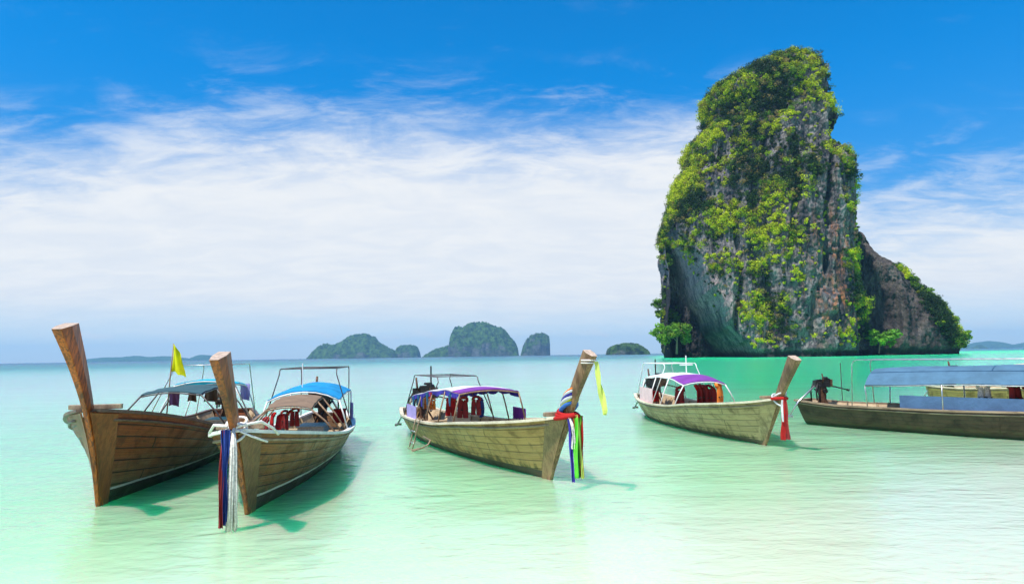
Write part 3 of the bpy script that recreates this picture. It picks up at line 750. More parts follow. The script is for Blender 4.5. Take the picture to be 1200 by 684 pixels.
ridge_island('hills', [(1125, 409), (1140, 403), (1155, 399.5), (1168, 401), (1182, 404), (1195, 403), (1215, 399), (1240, 402), (1262, 408)], 6700, None, 8, depth=200, kind='structure', nrm=.4)
ridge_island('island', [(1140, 408.2), (1144, 405.5), (1148, 403.8), (1152, 405.5), (1156, 408.2)], 5000, 'tiny faint islet on the horizon right of the sea stack', 9)

# ------------------------------------------------------------------ boats
M = {}
M['hull_red'] = hull_mat('hull_redbrown', (0.22, 0.040, 0.008), (0.11, 0.020, 0.005), (0.46, 0.11, 0.014), foul=(0.022, 0.012, 0.008), line=(0.62, 0.62, 0.5), line_z=0.20, worn=(0.30, 0.17, 0.075), worn_z=(0.15, 0.80), rough=0.42)
M['hull_olive'] = hull_mat('hull_olivebrown', (0.19, 0.074, 0.014), (0.11, 0.042, 0.010), (0.46, 0.155, 0.018), foul=(0.026, 0.016, 0.009), line=(0.66, 0.68, 0.5), line_z=0.20, worn=(0.20, 0.115, 0.038), worn_z=(0.1, 0.7), rough=0.45)
M['hull_pale'] = hull_mat('hull_paleweathered', (0.52, 0.285, 0.085), (0.33, 0.175, 0.052), (0.62, 0.38, 0.14), foul=(0.040, 0.030, 0.016), line_z=0.13, rough=0.6)
M['hull_grey'] = hull_mat('hull_greyweathered', (0.46, 0.31, 0.14), (0.32, 0.21, 0.095), (0.56, 0.41, 0.21), foul=(0.06, 0.045, 0.022), line_z=0.10, rough=0.6)
M['hull_dark'] = hull_mat('hull_darkbrown', (0.060, 0.034, 0.016), (0.040, 0.023, 0.012), (0.10, 0.06, 0.028), foul=(0.02, 0.016, 0.009), line_z=0.10, rough=0.5)
M['stem_red'] = wood('stem_redbrown', (0.13, 0.022, 0.004), (0.58, 0.125, 0.009), (0.02, 0.006, 0.003), 0.32, 'Z', 1.0, 0.45)
M['stem_olive'] = wood('stem_olive', (0.12, 0.028, 0.006), (0.42, 0.11, 0.014), (0.012, 0.006, 0.004), 0.38, 'Z', 1.0, 0.5)
M['stem_pale'] = wood('stem_weathered', (0.14, 0.070, 0.030), (0.30, 0.18, 0.085), (0.035, 0.015, 0.008), 0.55, 'Z', 1.0, 0.6)
M['plank_olive'] = wood('bow_plank_olive', (0.12, 0.055, 0.017), (0.21, 0.105, 0.034), (0.05, 0.03, 0.012), 0.45, 'Z', 1.0, 0.4)
M['plank_red'] = wood('bow_plank_red', (0.18, 0.050, 0.012), (0.30, 0.090, 0.022), (0.03, 0.014, 0.008), 0.4, 'Z', 1.0, 0.4)
M['plank_pale'] = wood('bow_plank_pale', (0.19, 0.115, 0.05), (0.30, 0.19, 0.085), (0.08, 0.045, 0.02), 0.55, 'Z', 1.0, 0.5)
M['endgrain'] = simple('cut_wood_end', (0.42, 0.31, 0.23), 0.7, var=0.3, scale=20)
M['inner'] = wood('inner_boards', (0.36, 0.25, 0.14), (0.50, 0.37, 0.22), (0.12, 0.07, 0.035), 0.65, 'X', 1.0, 0.5)
M['inner_dark'] = wood('inner_boards_dark', (0.13, 0.075, 0.04), (0.22, 0.14, 0.08), (0.04, 0.025, 0.015), 0.65, 'X', 1.0, 0.5)
M['rail_brown'] = wood('rail_brown', (0.09, 0.05, 0.03), (0.17, 0.10, 0.06), (0.03, 0.02, 0.012), 0.45, 'X')
M['rail_cream'] = wood('rail_cream', (0.55, 0.47, 0.33), (0.70, 0.62, 0.47), (0.25, 0.17, 0.10), 0.55, 'X', 1.0, .35)
M['rail_blackwhite'] = simple('rail_white_paint', (0.72, 0.70, 0.66), 0.5, var=.12)
M['rail_dark'] = wood('rail_greybrown', (0.22, 0.15, 0.09), (0.34, 0.25, 0.16), (0.06, 0.035, 0.02), 0.55, 'X')
M['black'] = simple('black_iron', (0.018, 0.016, 0.015), 0.45, 0.3, var=.5, scale=30, bump=.3)
M['rust'] = simple('rusty_iron', (0.10, 0.045, 0.022), 0.7, 0.2, var=.6, scale=25, bump=.4)
M['steel'] = simple('dull_steel', (0.48, 0.48, 0.47), 0.35, 0.85, var=.2)
M['post_white'] = simple('white_painted_pipe', (0.72, 0.71, 0.68), 0.4, 0.0, var=.1)
M['post_wood'] = wood('pole_wood', (0.20, 0.12, 0.065), (0.34, 0.22, 0.13), (0.06, 0.03, 0.02), 0.6, 'Z')
M['post_dark'] = simple('dark_pole', (0.07, 0.06, 0.055), 0.5, 0.0, var=.3)
M['blue'] = fabric('blue_tarpaulin', (0.012, 0.34, 0.66)); M['cyan'] = fabric('turquoise_tarpaulin', (0.02, 0.55, 0.72))
M['slate'] = fabric('slate_blue_tarpaulin', (0.075, 0.17, 0.26), trans=.2); M['slate2'] = fabric('faded_blue_tarpaulin', (0.065, 0.13, 0.25), trans=.15)
M['dkgreen'] = fabric('dark_green_canvas', (0.03, 0.085, 0.10), trans=.1); M['cream'] = fabric('cream_canvas', (0.62, 0.56, 0.44)); M['tan'] = fabric('brown_canvas', (0.30, 0.20, 0.13)); M['white'] = fabric('white_canvas', (0.82, 0.81, 0.80))
M['royal'] = fabric('royal_blue_cloth', (0.06, 0.05, 0.42)); M['purple'] = fabric('purple_cloth', (0.27, 0.06, 0.40)); M['lav'] = fabric('lavender_cloth', (0.42, 0.36, 0.70), trans=.2)
M['plum'] = fabric('plum_cloth', (0.16, 0.07, 0.20), trans=.15); M['pinkish'] = fabric('pale_pink_cloth', (0.78, 0.55, 0.55), trans=.2)
M['red'] = fabric('red_cloth', (0.52, 0.012, 0.010)); M['maroon'] = fabric('maroon_cloth', (0.26, 0.02, 0.018), trans=.1); M['orange'] = fabric('orange_cloth', (0.80, 0.22, 0.02), trans=.15)
M['yellow'] = fabric('yellow_cloth', (0.90, 0.80, 0.0), trans=.4); M['lime'] = fabric('lime_green_cloth', (0.16, 0.75, 0.05)); M['limeyellow'] = fabric('yellow_green_cloth', (0.70, 0.80, 0.18))
M['navy'] = fabric('navy_cloth', (0.01, 0.04, 0.22), trans=.1); M['brown'] = fabric('brown_cloth', (0.13, 0.07, 0.04), trans=.1); M['skyblue'] = fabric('blue_white_cloth', (0.06, 0.20, 0.62))
M['fibre'] = simple('pale_frayed_fibre', (0.66, 0.62, 0.55), 0.9, var=.25, scale=30, bump=.5); M['rope'] = simple('white_rope', (0.74, 0.70, 0.64), 0.9, var=.2, scale=40, bump=.5)
M['teal'] = fabric('teal_cloth', (0.02, 0.14, 0.26))

class Boat:
    """local frame: x forward (0 at the forefoot on the waterline), y to port, z up"""
    def __init__(s, loc, stern, label, group, L=None, beam=1.7, zj=1.1, tj=.7, ztop=2.1, ttop=1.37, zmid=.5, zst=.58, hull='hull_pale', stem='stem_pale',
                 plank='plank_pale', inner='inner', rail='rail_cream', topT=.17, topD=.5, base=(.13, .30), curve=0.0):
        d = Vector((loc[0]-stern[0], loc[1]-stern[1], 0)); s.L = L or d.length
        s.root = empty('longtail_boat', (loc[0], loc[1], 0), math.atan2(d.y, d.x)); tag(s.root, label, 'boat', group)
        s.mw = Matrix.Translation((loc[0], loc[1], 0)) @ Matrix.Rotation(math.atan2(d.y, d.x), 4, 'Z')
        hb = beam/2
        s.w = spline([(0, .46*hb), (.06, .62*hb), (.2, .87*hb), (.42, hb), (.58, .985*hb), (.72, .91*hb), (.84, .76*hb), (.93, .46*hb), (1, .055)])
        s.zs = spline([(0, zst+.06), (.12, zst-.02), (.3, zmid), (.5, zmid+.05), (.68, zmid+.20), (.84, zmid+(zj-zmid)*.62), (.94, zj-.10), (1, zj)])
        s.zk = spline([(0, -.02), (.12, -.2), (.4, -.3), (.9, -.3), (1, -.28)])
        s.pw = spline([(0, .50), (.4, .42), (.7, .55), (.88, .82), (1, 1.0)])
        s.stem = spline([(-.4, -.22), (0, 0), (zj*.5, tj*.5-curve*.5), (zj, tj), ((zj+ztop)/2, (tj+ttop)/2-curve*.4), (ztop, ttop)])
        s.zj = zj; s.ztop = ztop; s.ttop = ttop
        s.hullpart(hull); s.innerpart(inner); s.rails(rail); s.stempart(stem, topT, topD, base)
        s.patch(plank)
    def sx(s, z): return -s.L - .10 - .18*z
    def P(s, u, v, side, off=0.0, inset=0.0):
        zk, zs = s.zk(u), s.zs(u); z = zk+(zs-zk)*v
        w = s.w(u)
        strake = 0.007*math.sin(PI*((v*9) % 1.0)) if off == 0 and inset == 0 else 0.0
        y = max(w*(v**s.pw(u))+off*min(1, w*6)-inset+strake*min(1, w*5), .004)
        a, b = s.sx(z), s.stem(z)
        k = u
        return Vector((a+(b-a)*k + (inset*.8 if u < .01 else 0), side*y, z))
    def hullpart(s, m):
        mb = MB()
        for side in (1, -1):
            mb.grid(84, 45, lambda a, b, sd=side: s.P(a, b, sd), lambda a, b: (a*s.L*4, b*9.0), flip=(side < 0))
        n = 10                                                     # transom
        mb.grid(8, n, lambda a, b: Vector((s.P(0, b, 1).x, (a*2-1)*s.P(0, b, 1).y, s.P(0, b, 1).z)), lambda a, b: (a, b*9))
        # keel
        mb.tube([Vector((s.sx(-.1)+.1, 0, s.zk(0)))]+[Vector((s.P(u, 0, 1).x, 0, s.zk(u)-.02)) for u in np.linspace(.05, .99, 14)], .05, 6)
        s.hull = mb.build('hull', M[m], s.root, smooth=True)
    def patch(s, m):
        for side in (1, -1):
            mb = MB()
            def f(a, b, sd=side):
                p = s.P(1, b, 1); wid = .20+.10*b
                u = 1-(wid/s.L)*(1-a); q = s.P(u, b, sd, off=.014); 
                if a > .99: q.x += .01
                return q
            mb.sheet(6, 24, (lambda a, b: f(a, b*.985+.0)) if side > 0 else (lambda a, b: f(1-a, b*.985)), .02)
            mb.build('bow_plank', M[m], s.root, smooth=False)
    def innerpart(s, m):
        mb = MB()
        for side in (1, -1):
            mb.grid(60, 12, lambda a, b, sd=side: s.P(.005+a*.965, .32+.67*b, sd, inset=.05), lambda a, b: (a*s.L, b*6), flip=(side > 0))
        mb.build('inner_planking', M[m], s.root, smooth=True)
        mb = MB()                                                  # floor boards
        def fl(a, b):
            u = .01+a*.86; p = s.P(u, .42, 1, inset=.05); return Vector((p.x, (b*2-1)*p.y, p.z+.004*math.sin(b*40)))
        mb.sheet(30, 14, fl, .02); mb.build('floorboards', M[m], s.root)
        mb = MB()                                                  # foredeck
        def fd(a, b):
            u = .80+a*.185; p = s.P(u, .96, 1, inset=.05); return Vector((p.x, (b*2-1)*p.y, p.z-.02+.02*(1-(b*2-1)**2)))
        mb.sheet(14, 8, fd, .025); mb.build('foredeck', M[m], s.root)
        for u in np.linspace(.09, .76, 11):
            mb = MB(); pts = [s.P(u, v, 1, inset=.08) for v in np.linspace(.99, .4, 7)]+[s.P(u, v, -1, inset=.08) for v in np.linspace(.4, .99, 7)]
            mb.tube(pts, .028, 4); mb.build('rib', M[m], s.root)
        for u in (.2, .34, .48, .62, .74):
            p = s.P(u, .80, 1, inset=.04); mb = MB(); mb.box((p.x, 0, p.z), (.24, p.y*2, .035)); mb.build('thwart', M[m], s.root, bevel=.006)
    def rails(s, m):
        for side in (1, -1):
            mb = MB(); us = np.linspace(0, .992, 60)
            prof = [(-.055, -.01), (.045, -.01), (.045, .035), (-.055, .035)]
            V = []; 
            for u in us:
                p = s.P(u, 1, side)
                for a, b in prof: V.append((p.x, p.y+side*a, p.z+b))
            F = []
            for i in range(len(us)-1):
                for j in range(4):
                    q = (i*4+j, i*4+(j+1) % 4, i*4+4+(j+1) % 4, i*4+4+j); F.append(q if side > 0 else q[::-1])
            F += [(3, 2, 1, 0), tuple(len(V)-4+j for j in range(4))]
            mb.add(V, F); mb.build('gunwale', M[m], s.root)
            # rubbing strake under it
            mb = MB(); mb.tube([s.P(u, .93, side, off=.018) for u in np.linspace(.0, .975, 50)], .022, 6); mb.build('rubbing_strake', M['rail_dark' if m != 'rail_brown' else 'rail_brown'], s.root, smooth=True)
        a = s.P(0, 1, 1); mb = MB(); mb.box((a.x, 0, a.z+.012), (.09, a.y*2+.09, .05)); mb.build('transom_cap', M[m], s.root, bevel=.008)
        b = s.P(.968, 1, 1); mb = MB(); mb.box((b.x, 0, b.z+.085), (.07, b.y*2+.12, .07)); mb.build('bow_crossbeam', M['rail_dark'], s.root, bevel=.01)
    def stempart(s, m, T, D, base):
        mb = MB(); zz = list(np.linspace(-.3, s.zj, 10))+list(np.linspace(s.zj, s.ztop, 14))[1:]
        V = []; n = len(zz)
        for i, z in enumerate(zz):
            k = max(0, (z-s.zj)/(s.ztop-s.zj)); kk = k**1.3
            t_ = base[0]*(0.72 if z < s.zj*.5 else .9)+(T-base[0]*.9)*kk; d_ = .16 + (base[1]-.16)*max(0, min(1, z/s.zj)) + (D-base[1])*kk
            dz = .0
            x = s.stem(z)
            f = .62                                            # narrower leading edge
            tilt = .10*k
            ring = [(x+.03, t_*f/2, z-tilt*.5), (x-d_*.45, t_/2, z), (x-d_, t_/2*.9, z+tilt*.5), (x-d_, -t_/2*.9, z+tilt*.5), (x-d_*.45, -t_/2, z), (x+.03, -t_*f/2, z-tilt*.5)]
            V += ring
        F = []; mi = []
        for i in range(n-1):
            for j in range(6): F.append((i*6+j, i*6+6+j, i*6+6+(j+1) % 6, i*6+(j+1) % 6))
        mb.add(V, F); mb.add(V[-6:], [(5, 4, 3, 2, 1, 0)], mi=1); mb.add(V[:6], [(0, 1, 2, 3, 4, 5)])
        s.stemobj = mb.build('prow', [M[m], M['endgrain']], s.root, bevel=.012)
    # ---- fittings
    def canopy(s, a, b, za, zb, rise, hw, mats, peak=.5, droop=.10, val_=None, valh=.12, zw=1.0, posts=3, post='post_wood', frame='post_wood', name='canopy'):
        """a, b: metres aft of the forefoot (front, back); za front height, zb back height"""
        cuts = len(mats)
        def zf(k): return za+(zb-za)*k+rise*(1-abs((k-peak)/(peak if k < peak else 1-peak))**2)
        def hwk(k): return hw[0]+(hw[1]-hw[0])*k if isinstance(hw, tuple) else hw
        rr = random.Random(int(a*100))
        ph = rr.uniform(0, 6)
        def f(k, l): 
            y = (l*2-1)*hwk(k); return Vector((-(a+(b-a)*k), y, zf(k)-droop*(l*2-1)**2 + .012*math.sin(k*19+ph)*math.cos(l*7)))
        for i, mt in enumerate(mats):
            k0, k1 = i/cuts, (i+1)/cuts
            if isinstance(mt, tuple): mt, k0, k1 = mt
            mb = MB(); mb.sheet(14, 12, lambda k, l: f(k0+(k1-k0)*k, 1-l), .018); mb.build(name, M[mt], s.root, smooth=False)
            if val_:
                for side in (0, 1):
                    vm = val_ if isinstance(val_, str) else val_[i]
                    if not vm: continue
                    mb = MB()
                    def g(k, l, sd=side):
                        p = f(k0+(k1-k0)*k, sd); sc = .55+.45*abs(math.sin(k*PI*5)); return Vector((p.x, p.y+(.015+.02*math.sin(k*30)*l)*(1 if sd else -1), p.z-.012-l*valh*sc))
                    mb.sheet(30, 3, g, .008); mb.build('valance', M[vm], s.root)
        # frame
        for side in (0, 1):
            mb = MB(); mb.tube([f(k, side)+Vector((0, 0, -.025)) for k in np.linspace(0, 1, 10)], .016, 6); mb.build('canopy_rail', M[frame], s.root, smooth=True)
        for k in np.linspace(0.0, 1.0, posts):
            mb = MB(); mb.tube([f(k, l)+Vector((0, 0, -.028)) for l in np.linspace(0, 1, 7)], .014, 6); mb.build('canopy_hoop', M[frame], s.root, smooth=True)
            for side in (0, 1):
                p = f(k, side); u = 1+p.x/s.L*.985; g_ = s.P(min(max(u, .02), .98), 1, 1 if side else -1)
                mb = MB(); mb.tube([(p.x, g_.y*.96, g_.z-.05), (p.x, (g_.y*.96+p.y)/2, (g_.z+p.z)/2), (p.x, p.y, p.z-.02)], .017, 6); mb.build('canopy_post', M[post], s.root, smooth=True)
        s.cf = f
        return f
    def curtain(s, a, b, side, z0, z1, m, name='side_curtain', yin=.03):
        mb = MB()
        def f(k, l):
            x = -(a+(b-a)*k); u = min(.98, max(.02, 1+x/s.L*.985)); p = s.P(u, 1, side)
            return Vector((x, p.y-side*yin+.02*math.sin(k*26), z0+(z1-z0)*l))
        mb.sheet(24, 6, f, .012); return mb.build(name, M[m], s.root)
    def roofframe(s, a, b, z, hw, r=.013, m='steel'):
        """raised pipe rack above the canopy, legs down to the gunwale"""
        mb = MB()
        for sd in (1, -1):
            ga = s.P(min(.98, max(.02, 1-a/s.L*.985)), 1, sd); gb = s.P(min(.98, max(.02, 1-b/s.L*.985)), 1, sd)
            mb.tube([(-a, ga.y, ga.z), (-a, sd*hw, z-.12), (-a-.05, sd*hw, z-.03), (-a-.14, sd*hw, z), (-b+.14, sd*hw, z), (-b+.05, sd*hw, z-.03), (-b, sd*hw, z-.12), (-b, gb.y, gb.z)], r, 6)
        for x in (a+.15, (a+b)/2, b-.15): mb.tube([(-x, -hw, z), (-x, hw, z)], r*.8, 6)
        return mb.build('pipe_rack', M[m], s.root, smooth=True)
    def engine(s, back=.55, h=1.0, turn=.1, k=1.0, shaft=True):
        """pivoting diesel on its post, with tiller and long propeller shaft"""
        g = s.P(.0, 1, 1); x0 = -s.L+back
        e = empty('engine', (0, 0, 0)); e.parent = s.root
        e.location = (x0, 0, 0); e.rotation_euler = (0, 0, turn)
        mb = MB(); mb.box((0, 0, h*.5), (.16, .16, h-.05)); mb.tube([(-.25, 0, .35), (0, 0, h-.15)], .03, 6); mb.tube([(.25, .15, .3), (0, 0, h-.2)], .025, 6); mb.tube([(.25, -.15, .3), (0, 0, h-.2)], .025, 6)
        mb.build('mount', M['rust'], e)
        mb = MB(); mb.box((.05*k, 0, h+.06), (.62*k, .34*k, .26*k), taper=.9); mb.box((.12*k, 0, h+.26*k), (.40*k, .24*k, .18*k)); mb.box((-.30*k, 0, h+.08), (.14*k, .30*k, .34*k))
        for i in range(4): mb.tube([((-.02+i*.09)*k, .15*k, h+.22*k), ((-.02+i*.09)*k, .22*k, h+.30*k), ((-.02+i*.09)*k, .22*k, h+.08)], .022*k, 6)
        mb.box((-.02, 0, h-.16*k), (.40*k, .26*k, .26*k)); mb.tube([(-.34*k, .1*k, h-.12*k), (.1*k, .19*k, h-.3*k), (.2*k, .12*k, h-.5*k)], .035*k, 7); mb.tube([(-.2*k, -.16*k, h+.05), (-.25*k, -.2*k, h-.4*k)], .03*k, 7)
        for cc, rr in (((.3*k, .0, h+.3*k), .10*k), ((-.16*k, .1*k, h+.26*k), .08*k), ((.05*k, -.17*k, h-.2*k), .11*k)):
            mb.tube([(cc[0], cc[1]-rr, cc[2]), (cc[0], cc[1]+rr, cc[2])], rr, 12)
        mb.build('engine_block', M['black'], e, bevel=.015)
        mb = MB(); mb.tube([(.18*k, 0, h+.33*k), (.18*k, 0, h+.37*k), (.18*k, 0, h+.38*k), (.18*k, 0, h+.45*k)], [.05*k, .05*k, .14*k, .13*k], 14); mb.build('air_filter', M['black'], e, smooth=False)
        mb = MB(); mb.tube([(-.05*k, -.17*k, h+.2*k), (-.05*k, -.27*k, h+.28*k), (-.10*k, -.27*k, h+.62*k)], .032*k, 8); mb.build('exhaust_pipe', M['rust'], e, smooth=True)
        mb = MB(); mb.box((.42*k, 0, h+.10), (.07*k, .36*k, .36*k)); mb.build('radiator', M['rust'], e, bevel=.01)
        mb = MB(); mb.tube([(.4*k, .05, h+.02), (.75*k, .05, h-.02), (1.25*k, .05, h-.10)], .018, 6); mb.tube([(1.25*k, .05, h-.10), (1.38*k, .05, h-.12)], .03, 8); mb.build('tiller', M['black'], e, smooth=True)
        for sd in (1, -1):
            mb = MB(); mb.tube([(-.3*k, sd*.2*k, h+.1), (-.42*k, sd*.26*k, h-.1), (-.40*k, sd*.28*k, h-.38)], .022, 6); mb.build('fuel_hose', M['black'], e, smooth=True)
        if shaft:
            mb = MB(); mb.tube([(-.35*k, 0, h+.02), (-.72, 0, h-.42), (-.98, 0, h-.80)], .026, 8); mb.build('propeller_shaft', M['steel'], e, smooth=True)
            mb = MB(); c = Vector((-.99, 0, h-.82))
            mb.tube([c+Vector((.06, 0, .02)), c-Vector((.07, 0, .02))], .035, 8)
            for i in range(2):
                a = i*PI; mb.sheet(4, 3, lambda p, q: c+Vector((.03*math.sin(p*2), (p*.14)*math.cos(a)+(q-.5)*.06*math.sin(a), (p*.14)*math.sin(a)+(q-.5)*.06)), .008)
            mb.build('propeller', M['steel'], e)
        return e
    def wpt(s, p): return s.mw @ Vector(p)

def things_mesh(name, mb, mats, loc, label, cat, group=None, rz=0, smooth=False, bevel=0):
    o = mb.build(name, mats, None, smooth=smooth, bevel=bevel); o.location = loc; o.rotation_euler = (0, 0, rz); tag(o, label, cat, group); return o

def life_jacket(loc, rz, m, label, group, sc=1.0):
    root = empty('life_jacket', loc, rz); tag(root, label, 'life jacket', group); root.scale = (sc, sc, sc)
    for sd in (1, -1):
        mb = MB()
        def f(a, b, sd=sd):
            y = sd*(.02+.17*a*(1-.25*b)); z = .02-.52*(1-b); bul = .05*math.sin(PI*a)*math.sin(PI*min(1, max(0, b*.9+.05)))
            return Vector((bul+.03, y, z))
        mb.sheet(6, 8, f if sd > 0 else (lambda a, b: f(1-a, b)), .06); mb.build('front_panel', M[m], root, bevel=.01)
    mb = MB(); mb.tube([(.03, .15, 0), (.0, .13, .07), (-.05, .06, .11), (-.05, -.06, .11), (.0, -.13, .07), (.03, -.15, 0)], .045, 8); mb.build('collar', M[m], root, smooth=True)
    mb = MB(); mb.box((.07, 0, -.25), (.05, .36, .03)); mb.build('strap', M['black'], root)
    return root
def hang_cloth(loc, rz, w, h, m, label, name='hanging_towel', group=None, cat='cloth', wav=.03, taper=1.0, mats=None):
    mb = MB()
    def f(a, b):
        ww = w*(taper+(1-taper)*b); return Vector(((a-.5)*ww, wav*math.sin(a*11+b*2)*(1.1-b), -h*(1-b)+.02*math.sin(a*5)*(1-b)))
    mb.sheet(14, 8, f, .01)
    return things_mesh(name, mb, M[m], loc, label, cat, group, rz)
def ribbon(mb, p0, length, w, ang, out, sway=0.05, mi=0, seed=0, taper=1.0):
    r = random.Random(seed); ph = r.uniform(0, 6); dx, dy = math.cos(ang), math.sin(ang)
    def f(a, b):
        t_ = 1-b; o = out*(1-math.exp(-t_*3)); ww = w*(1+(taper-1)*t_)
        ww *= (.62+.38*math.sin(t_*5+ph)**2); x = p0[0]+dx*o+(-dy)*(a-.5)*ww + dx*sway*math.sin(t_*4+ph)*t_ + .02*math.sin(a*11+t_*4+ph)
        y = p0[1]+dy*o+dx*(a-.5)*ww + dy*.02*math.sin(a*9+ph)
        return Vector((x+.012*math.sin(a*8+ph)*t_, y, p0[2]-length*t_))
    mb.sheet(5, 14, f, .006, mi)
def wrap_ring(mb, x, z, rx, ry, r, mi=0, tilt=.0, n=22, sag=0.0):
    pts = []
    for i in range(n+1):
        a = 2*PI*i/n; pts.append((x+rx*math.cos(a), ry*math.sin(a), z+tilt*math.cos(a)-sag*abs(math.sin(a))))
    mb.tube(pts, r, 7, mi, cap=False)

BG = 'long-tail boats moored in the shallows'
B = []
# --- boat 1: far left
b1 = Boat((-6.10, 10.22), (-8.05, 19.6), 'red-brown wooden long-tail boat nearest the left edge, tall flared prow, yellow flag aft', BG, zj=1.42, tj=.60, ztop=2.57, ttop=1.60, zmid=.62, zst=.62,
          hull='hull_red', stem='stem_red', plank='plank_red', rail='rail_brown', topT=.19, topD=.44, beam=2.35, base=(.12, .20), curve=.16)
b1.canopy(3.6, 6.3, 1.48, 1.50, .05, .56, ['dkgreen'], post='post_dark', frame='post_dark', posts=3, droop=.05)
b1.canopy(6.4, 8.3, 1.62, 1.50, .04, .66, ['cyan'], posts=2, post='post_white', frame='post_white')
b1.roofframe(6.0, 9.0, 1.98, .6); b1.engine(.75, 1.15, .1, k=.85)
b1.curtain(3.9, 5.4, -1, .78, .98, 'plum')
# --- boat 2: in front of it
b2 = Boat((-3.66, 9.55), (-4.95, 18.3), 'olive-brown long-tail boat with pale fibre streamers on its prow, bow towards the viewer', BG, zj=1.2, tj=.84, ztop=2.15, ttop=1.76, zmid=.58, zst=.60,
          hull='hull_olive', stem='stem_olive', plank='plank_olive', rail='rail_blackwhite', topT=.16, topD=.44, beam=1.9, base=(.12, .19), curve=.08)
b2.canopy(3.1, 4.7, 1.24, 1.36, .03, .40, ['tan'], post='post_wood', posts=3, droop=.05)
b2.canopy(4.8, 7.6, 1.44, 1.50, .05, .72, ['blue'], post='post_white', frame='post_white', posts=2, droop=.20)
b2.roofframe(5.4, 8.4, 1.88, .6, m='post_dark'); b2.engine(.95, 1.12, -.5, k=.85)
b2.curtain(7.2, 7.8, 1, .60, 1.0, 'lav')
# --- boat 3: centre
b3 = Boat((.61, 11.8), (-2.8, 20.0), 'weathered pale wooden long-tail boat in the centre with rainbow ribbons on its prow', BG, zj=1.1, tj=.74, ztop=2.12, ttop=1.58, zmid=.56, zst=.56,
          hull='hull_pale', stem='stem_pale', plank='plank_pale', rail='rail_cream', topT=.15, topD=.22, base=(.12, .20), beam=1.8, curve=.06)
b3.canopy(2.9, 6.9, 1.40, 1.14, .10, .66, [('purple', 0, .13), ('white', .13, 1)], val_=['royal', 'royal'], post='post_wood', posts=5, peak=.38, droop=.06)
b3.roofframe(5.0, 7.3, 1.62, .5, m='post_dark'); b3.engine(.75, 1.0, .6, k=.85)
b3.curtain(5.7, 6.9, -1, .58, .90, 'lav'); b3.curtain(2.9, 3.7, 1, .70, .96, 'purple')
# --- boat 4
b4 = Boat((5.67, 15.67), (4.72, 24.0), 'greenish-grey long-tail boat with white and purple awning and red prow sash', BG, zj=1.07, tj=.80, ztop=1.96, ttop=1.60, zmid=.56, zst=.62,
          hull='hull_grey', stem='stem_pale', plank='hull_grey', rail='rail_cream', topT=.19, topD=.26, base=(.13, .22), beam=1.9, curve=.04)
b4.canopy(3.4, 6.9, 1.32, 1.40, .14, .60, [('purple', 0, .30), ('white', .30, 1)], post='post_white', frame='post_white', posts=4, peak=.4, droop=.10)
b4.roofframe(5.2, 7.4, 1.78, .5, m='post_white'); b4.engine(.7, 1.05, .5, k=.85)
b4.curtain(5.2, 6.9, -1, .60, 1.04, 'pinkish')
# --- boat 5: right foreground, stern to the left, bow out of frame
b5 = Boat((15.8, 12.0), (8.6, 20.0), 'long dark brown boat at the right edge under a big slate blue awning', BG, zj=1.2, tj=.7, ztop=2.2, ttop=1.3, zmid=.60, zst=.62, hull='hull_dark', stem='stem_pale',
          plank='stem_pale', inner='inner', rail='rail_dark', beam=1.9)
b5.canopy(1.8, 8.9, 1.62, 1.60, .08, .88, ['slate'], post='steel', frame='steel', posts=5, droop=.42)
b5.roofframe(3.0, 9.3, 1.84, .62); b5.engine(.35, 1.08, .9, k=.6)
b5.curtain(3.3, 8.1, -1, .60, .95, 'slate2')
# --- boat 6: behind it
b6 = Boat((24.6, 23.4), (16.6, 27.3), 'pale weathered boat lying behind the slate blue awning at the right edge', BG, zj=1.3, tj=.7, ztop=2.2, ttop=1.3, zmid=.62, zst=.6, hull='hull_pale', stem='stem_pale',
          plank='plank_pale', rail='rail_cream', beam=1.9)
b6.canopy(3.4, 6.6, 1.42, 1.42, .10, .7, ['cream'], post='post_wood')
b6.engine(.6, 1.0, .2)

# ------------------------------------------------------------------ things carried by the boats
def local(b, x, y, z): return b.wpt((x, y, z))
BR = [b1.root.rotation_euler.z, b2.root.rotation_euler.z, b3.root.rotation_euler.z, b4.root.rotation_euler.z, b5.root.rotation_euler.z]
jr = random.Random(3)
def jackets(b, spec, label, group, sc=.8):
    for (x, y, z, m) in spec:
        lb = label[m] if isinstance(label, dict) else label
        life_jacket(local(b, -x, y, z), b.root.rotation_euler.z+jr.uniform(-.5, .5)+(PI/2 if y > 0 else -PI/2)*.6, m, lb, group, sc*jr.uniform(.92, 1.08))
jackets(b2, [(3.1, -.42, .98, 'maroon'), (3.35, -.20, 1.00, 'red'), (3.45, -.46, 0.95, 'maroon'), (3.7, -.1, 1.04, 'maroon'), (3.9, -.42, 1.0, 'red'), (4.15, -.05, 1.06, 'maroon'), (4.4, -.3, 1.0, 'maroon')],
        {'maroon': 'dark red life jacket hanging under the front awning of the boat with fibre streamers', 'red': 'brighter red life jacket under the front awning of the boat with fibre streamers'}, 'red life jackets on the boat with fibre streamers', .56)
jackets(b3, [(3.3, -.15, 1.16, 'maroon'), (3.6, -.35, 1.12, 'maroon'), (3.75, .1, 1.10, 'navy'), (4.0, -.2, 1.12, 'maroon'), (4.3, -.4, 1.1, 'red'), (4.6, -.25, 1.12, 'maroon')],
        {'maroon': 'dark red life jacket hanging amidships on the centre boat', 'navy': 'dark blue life jacket hanging between the red ones on the centre boat', 'red': 'bright red life jacket hanging among the dark red ones on the centre boat'}, 'life jackets amidships on the centre boat', .66)
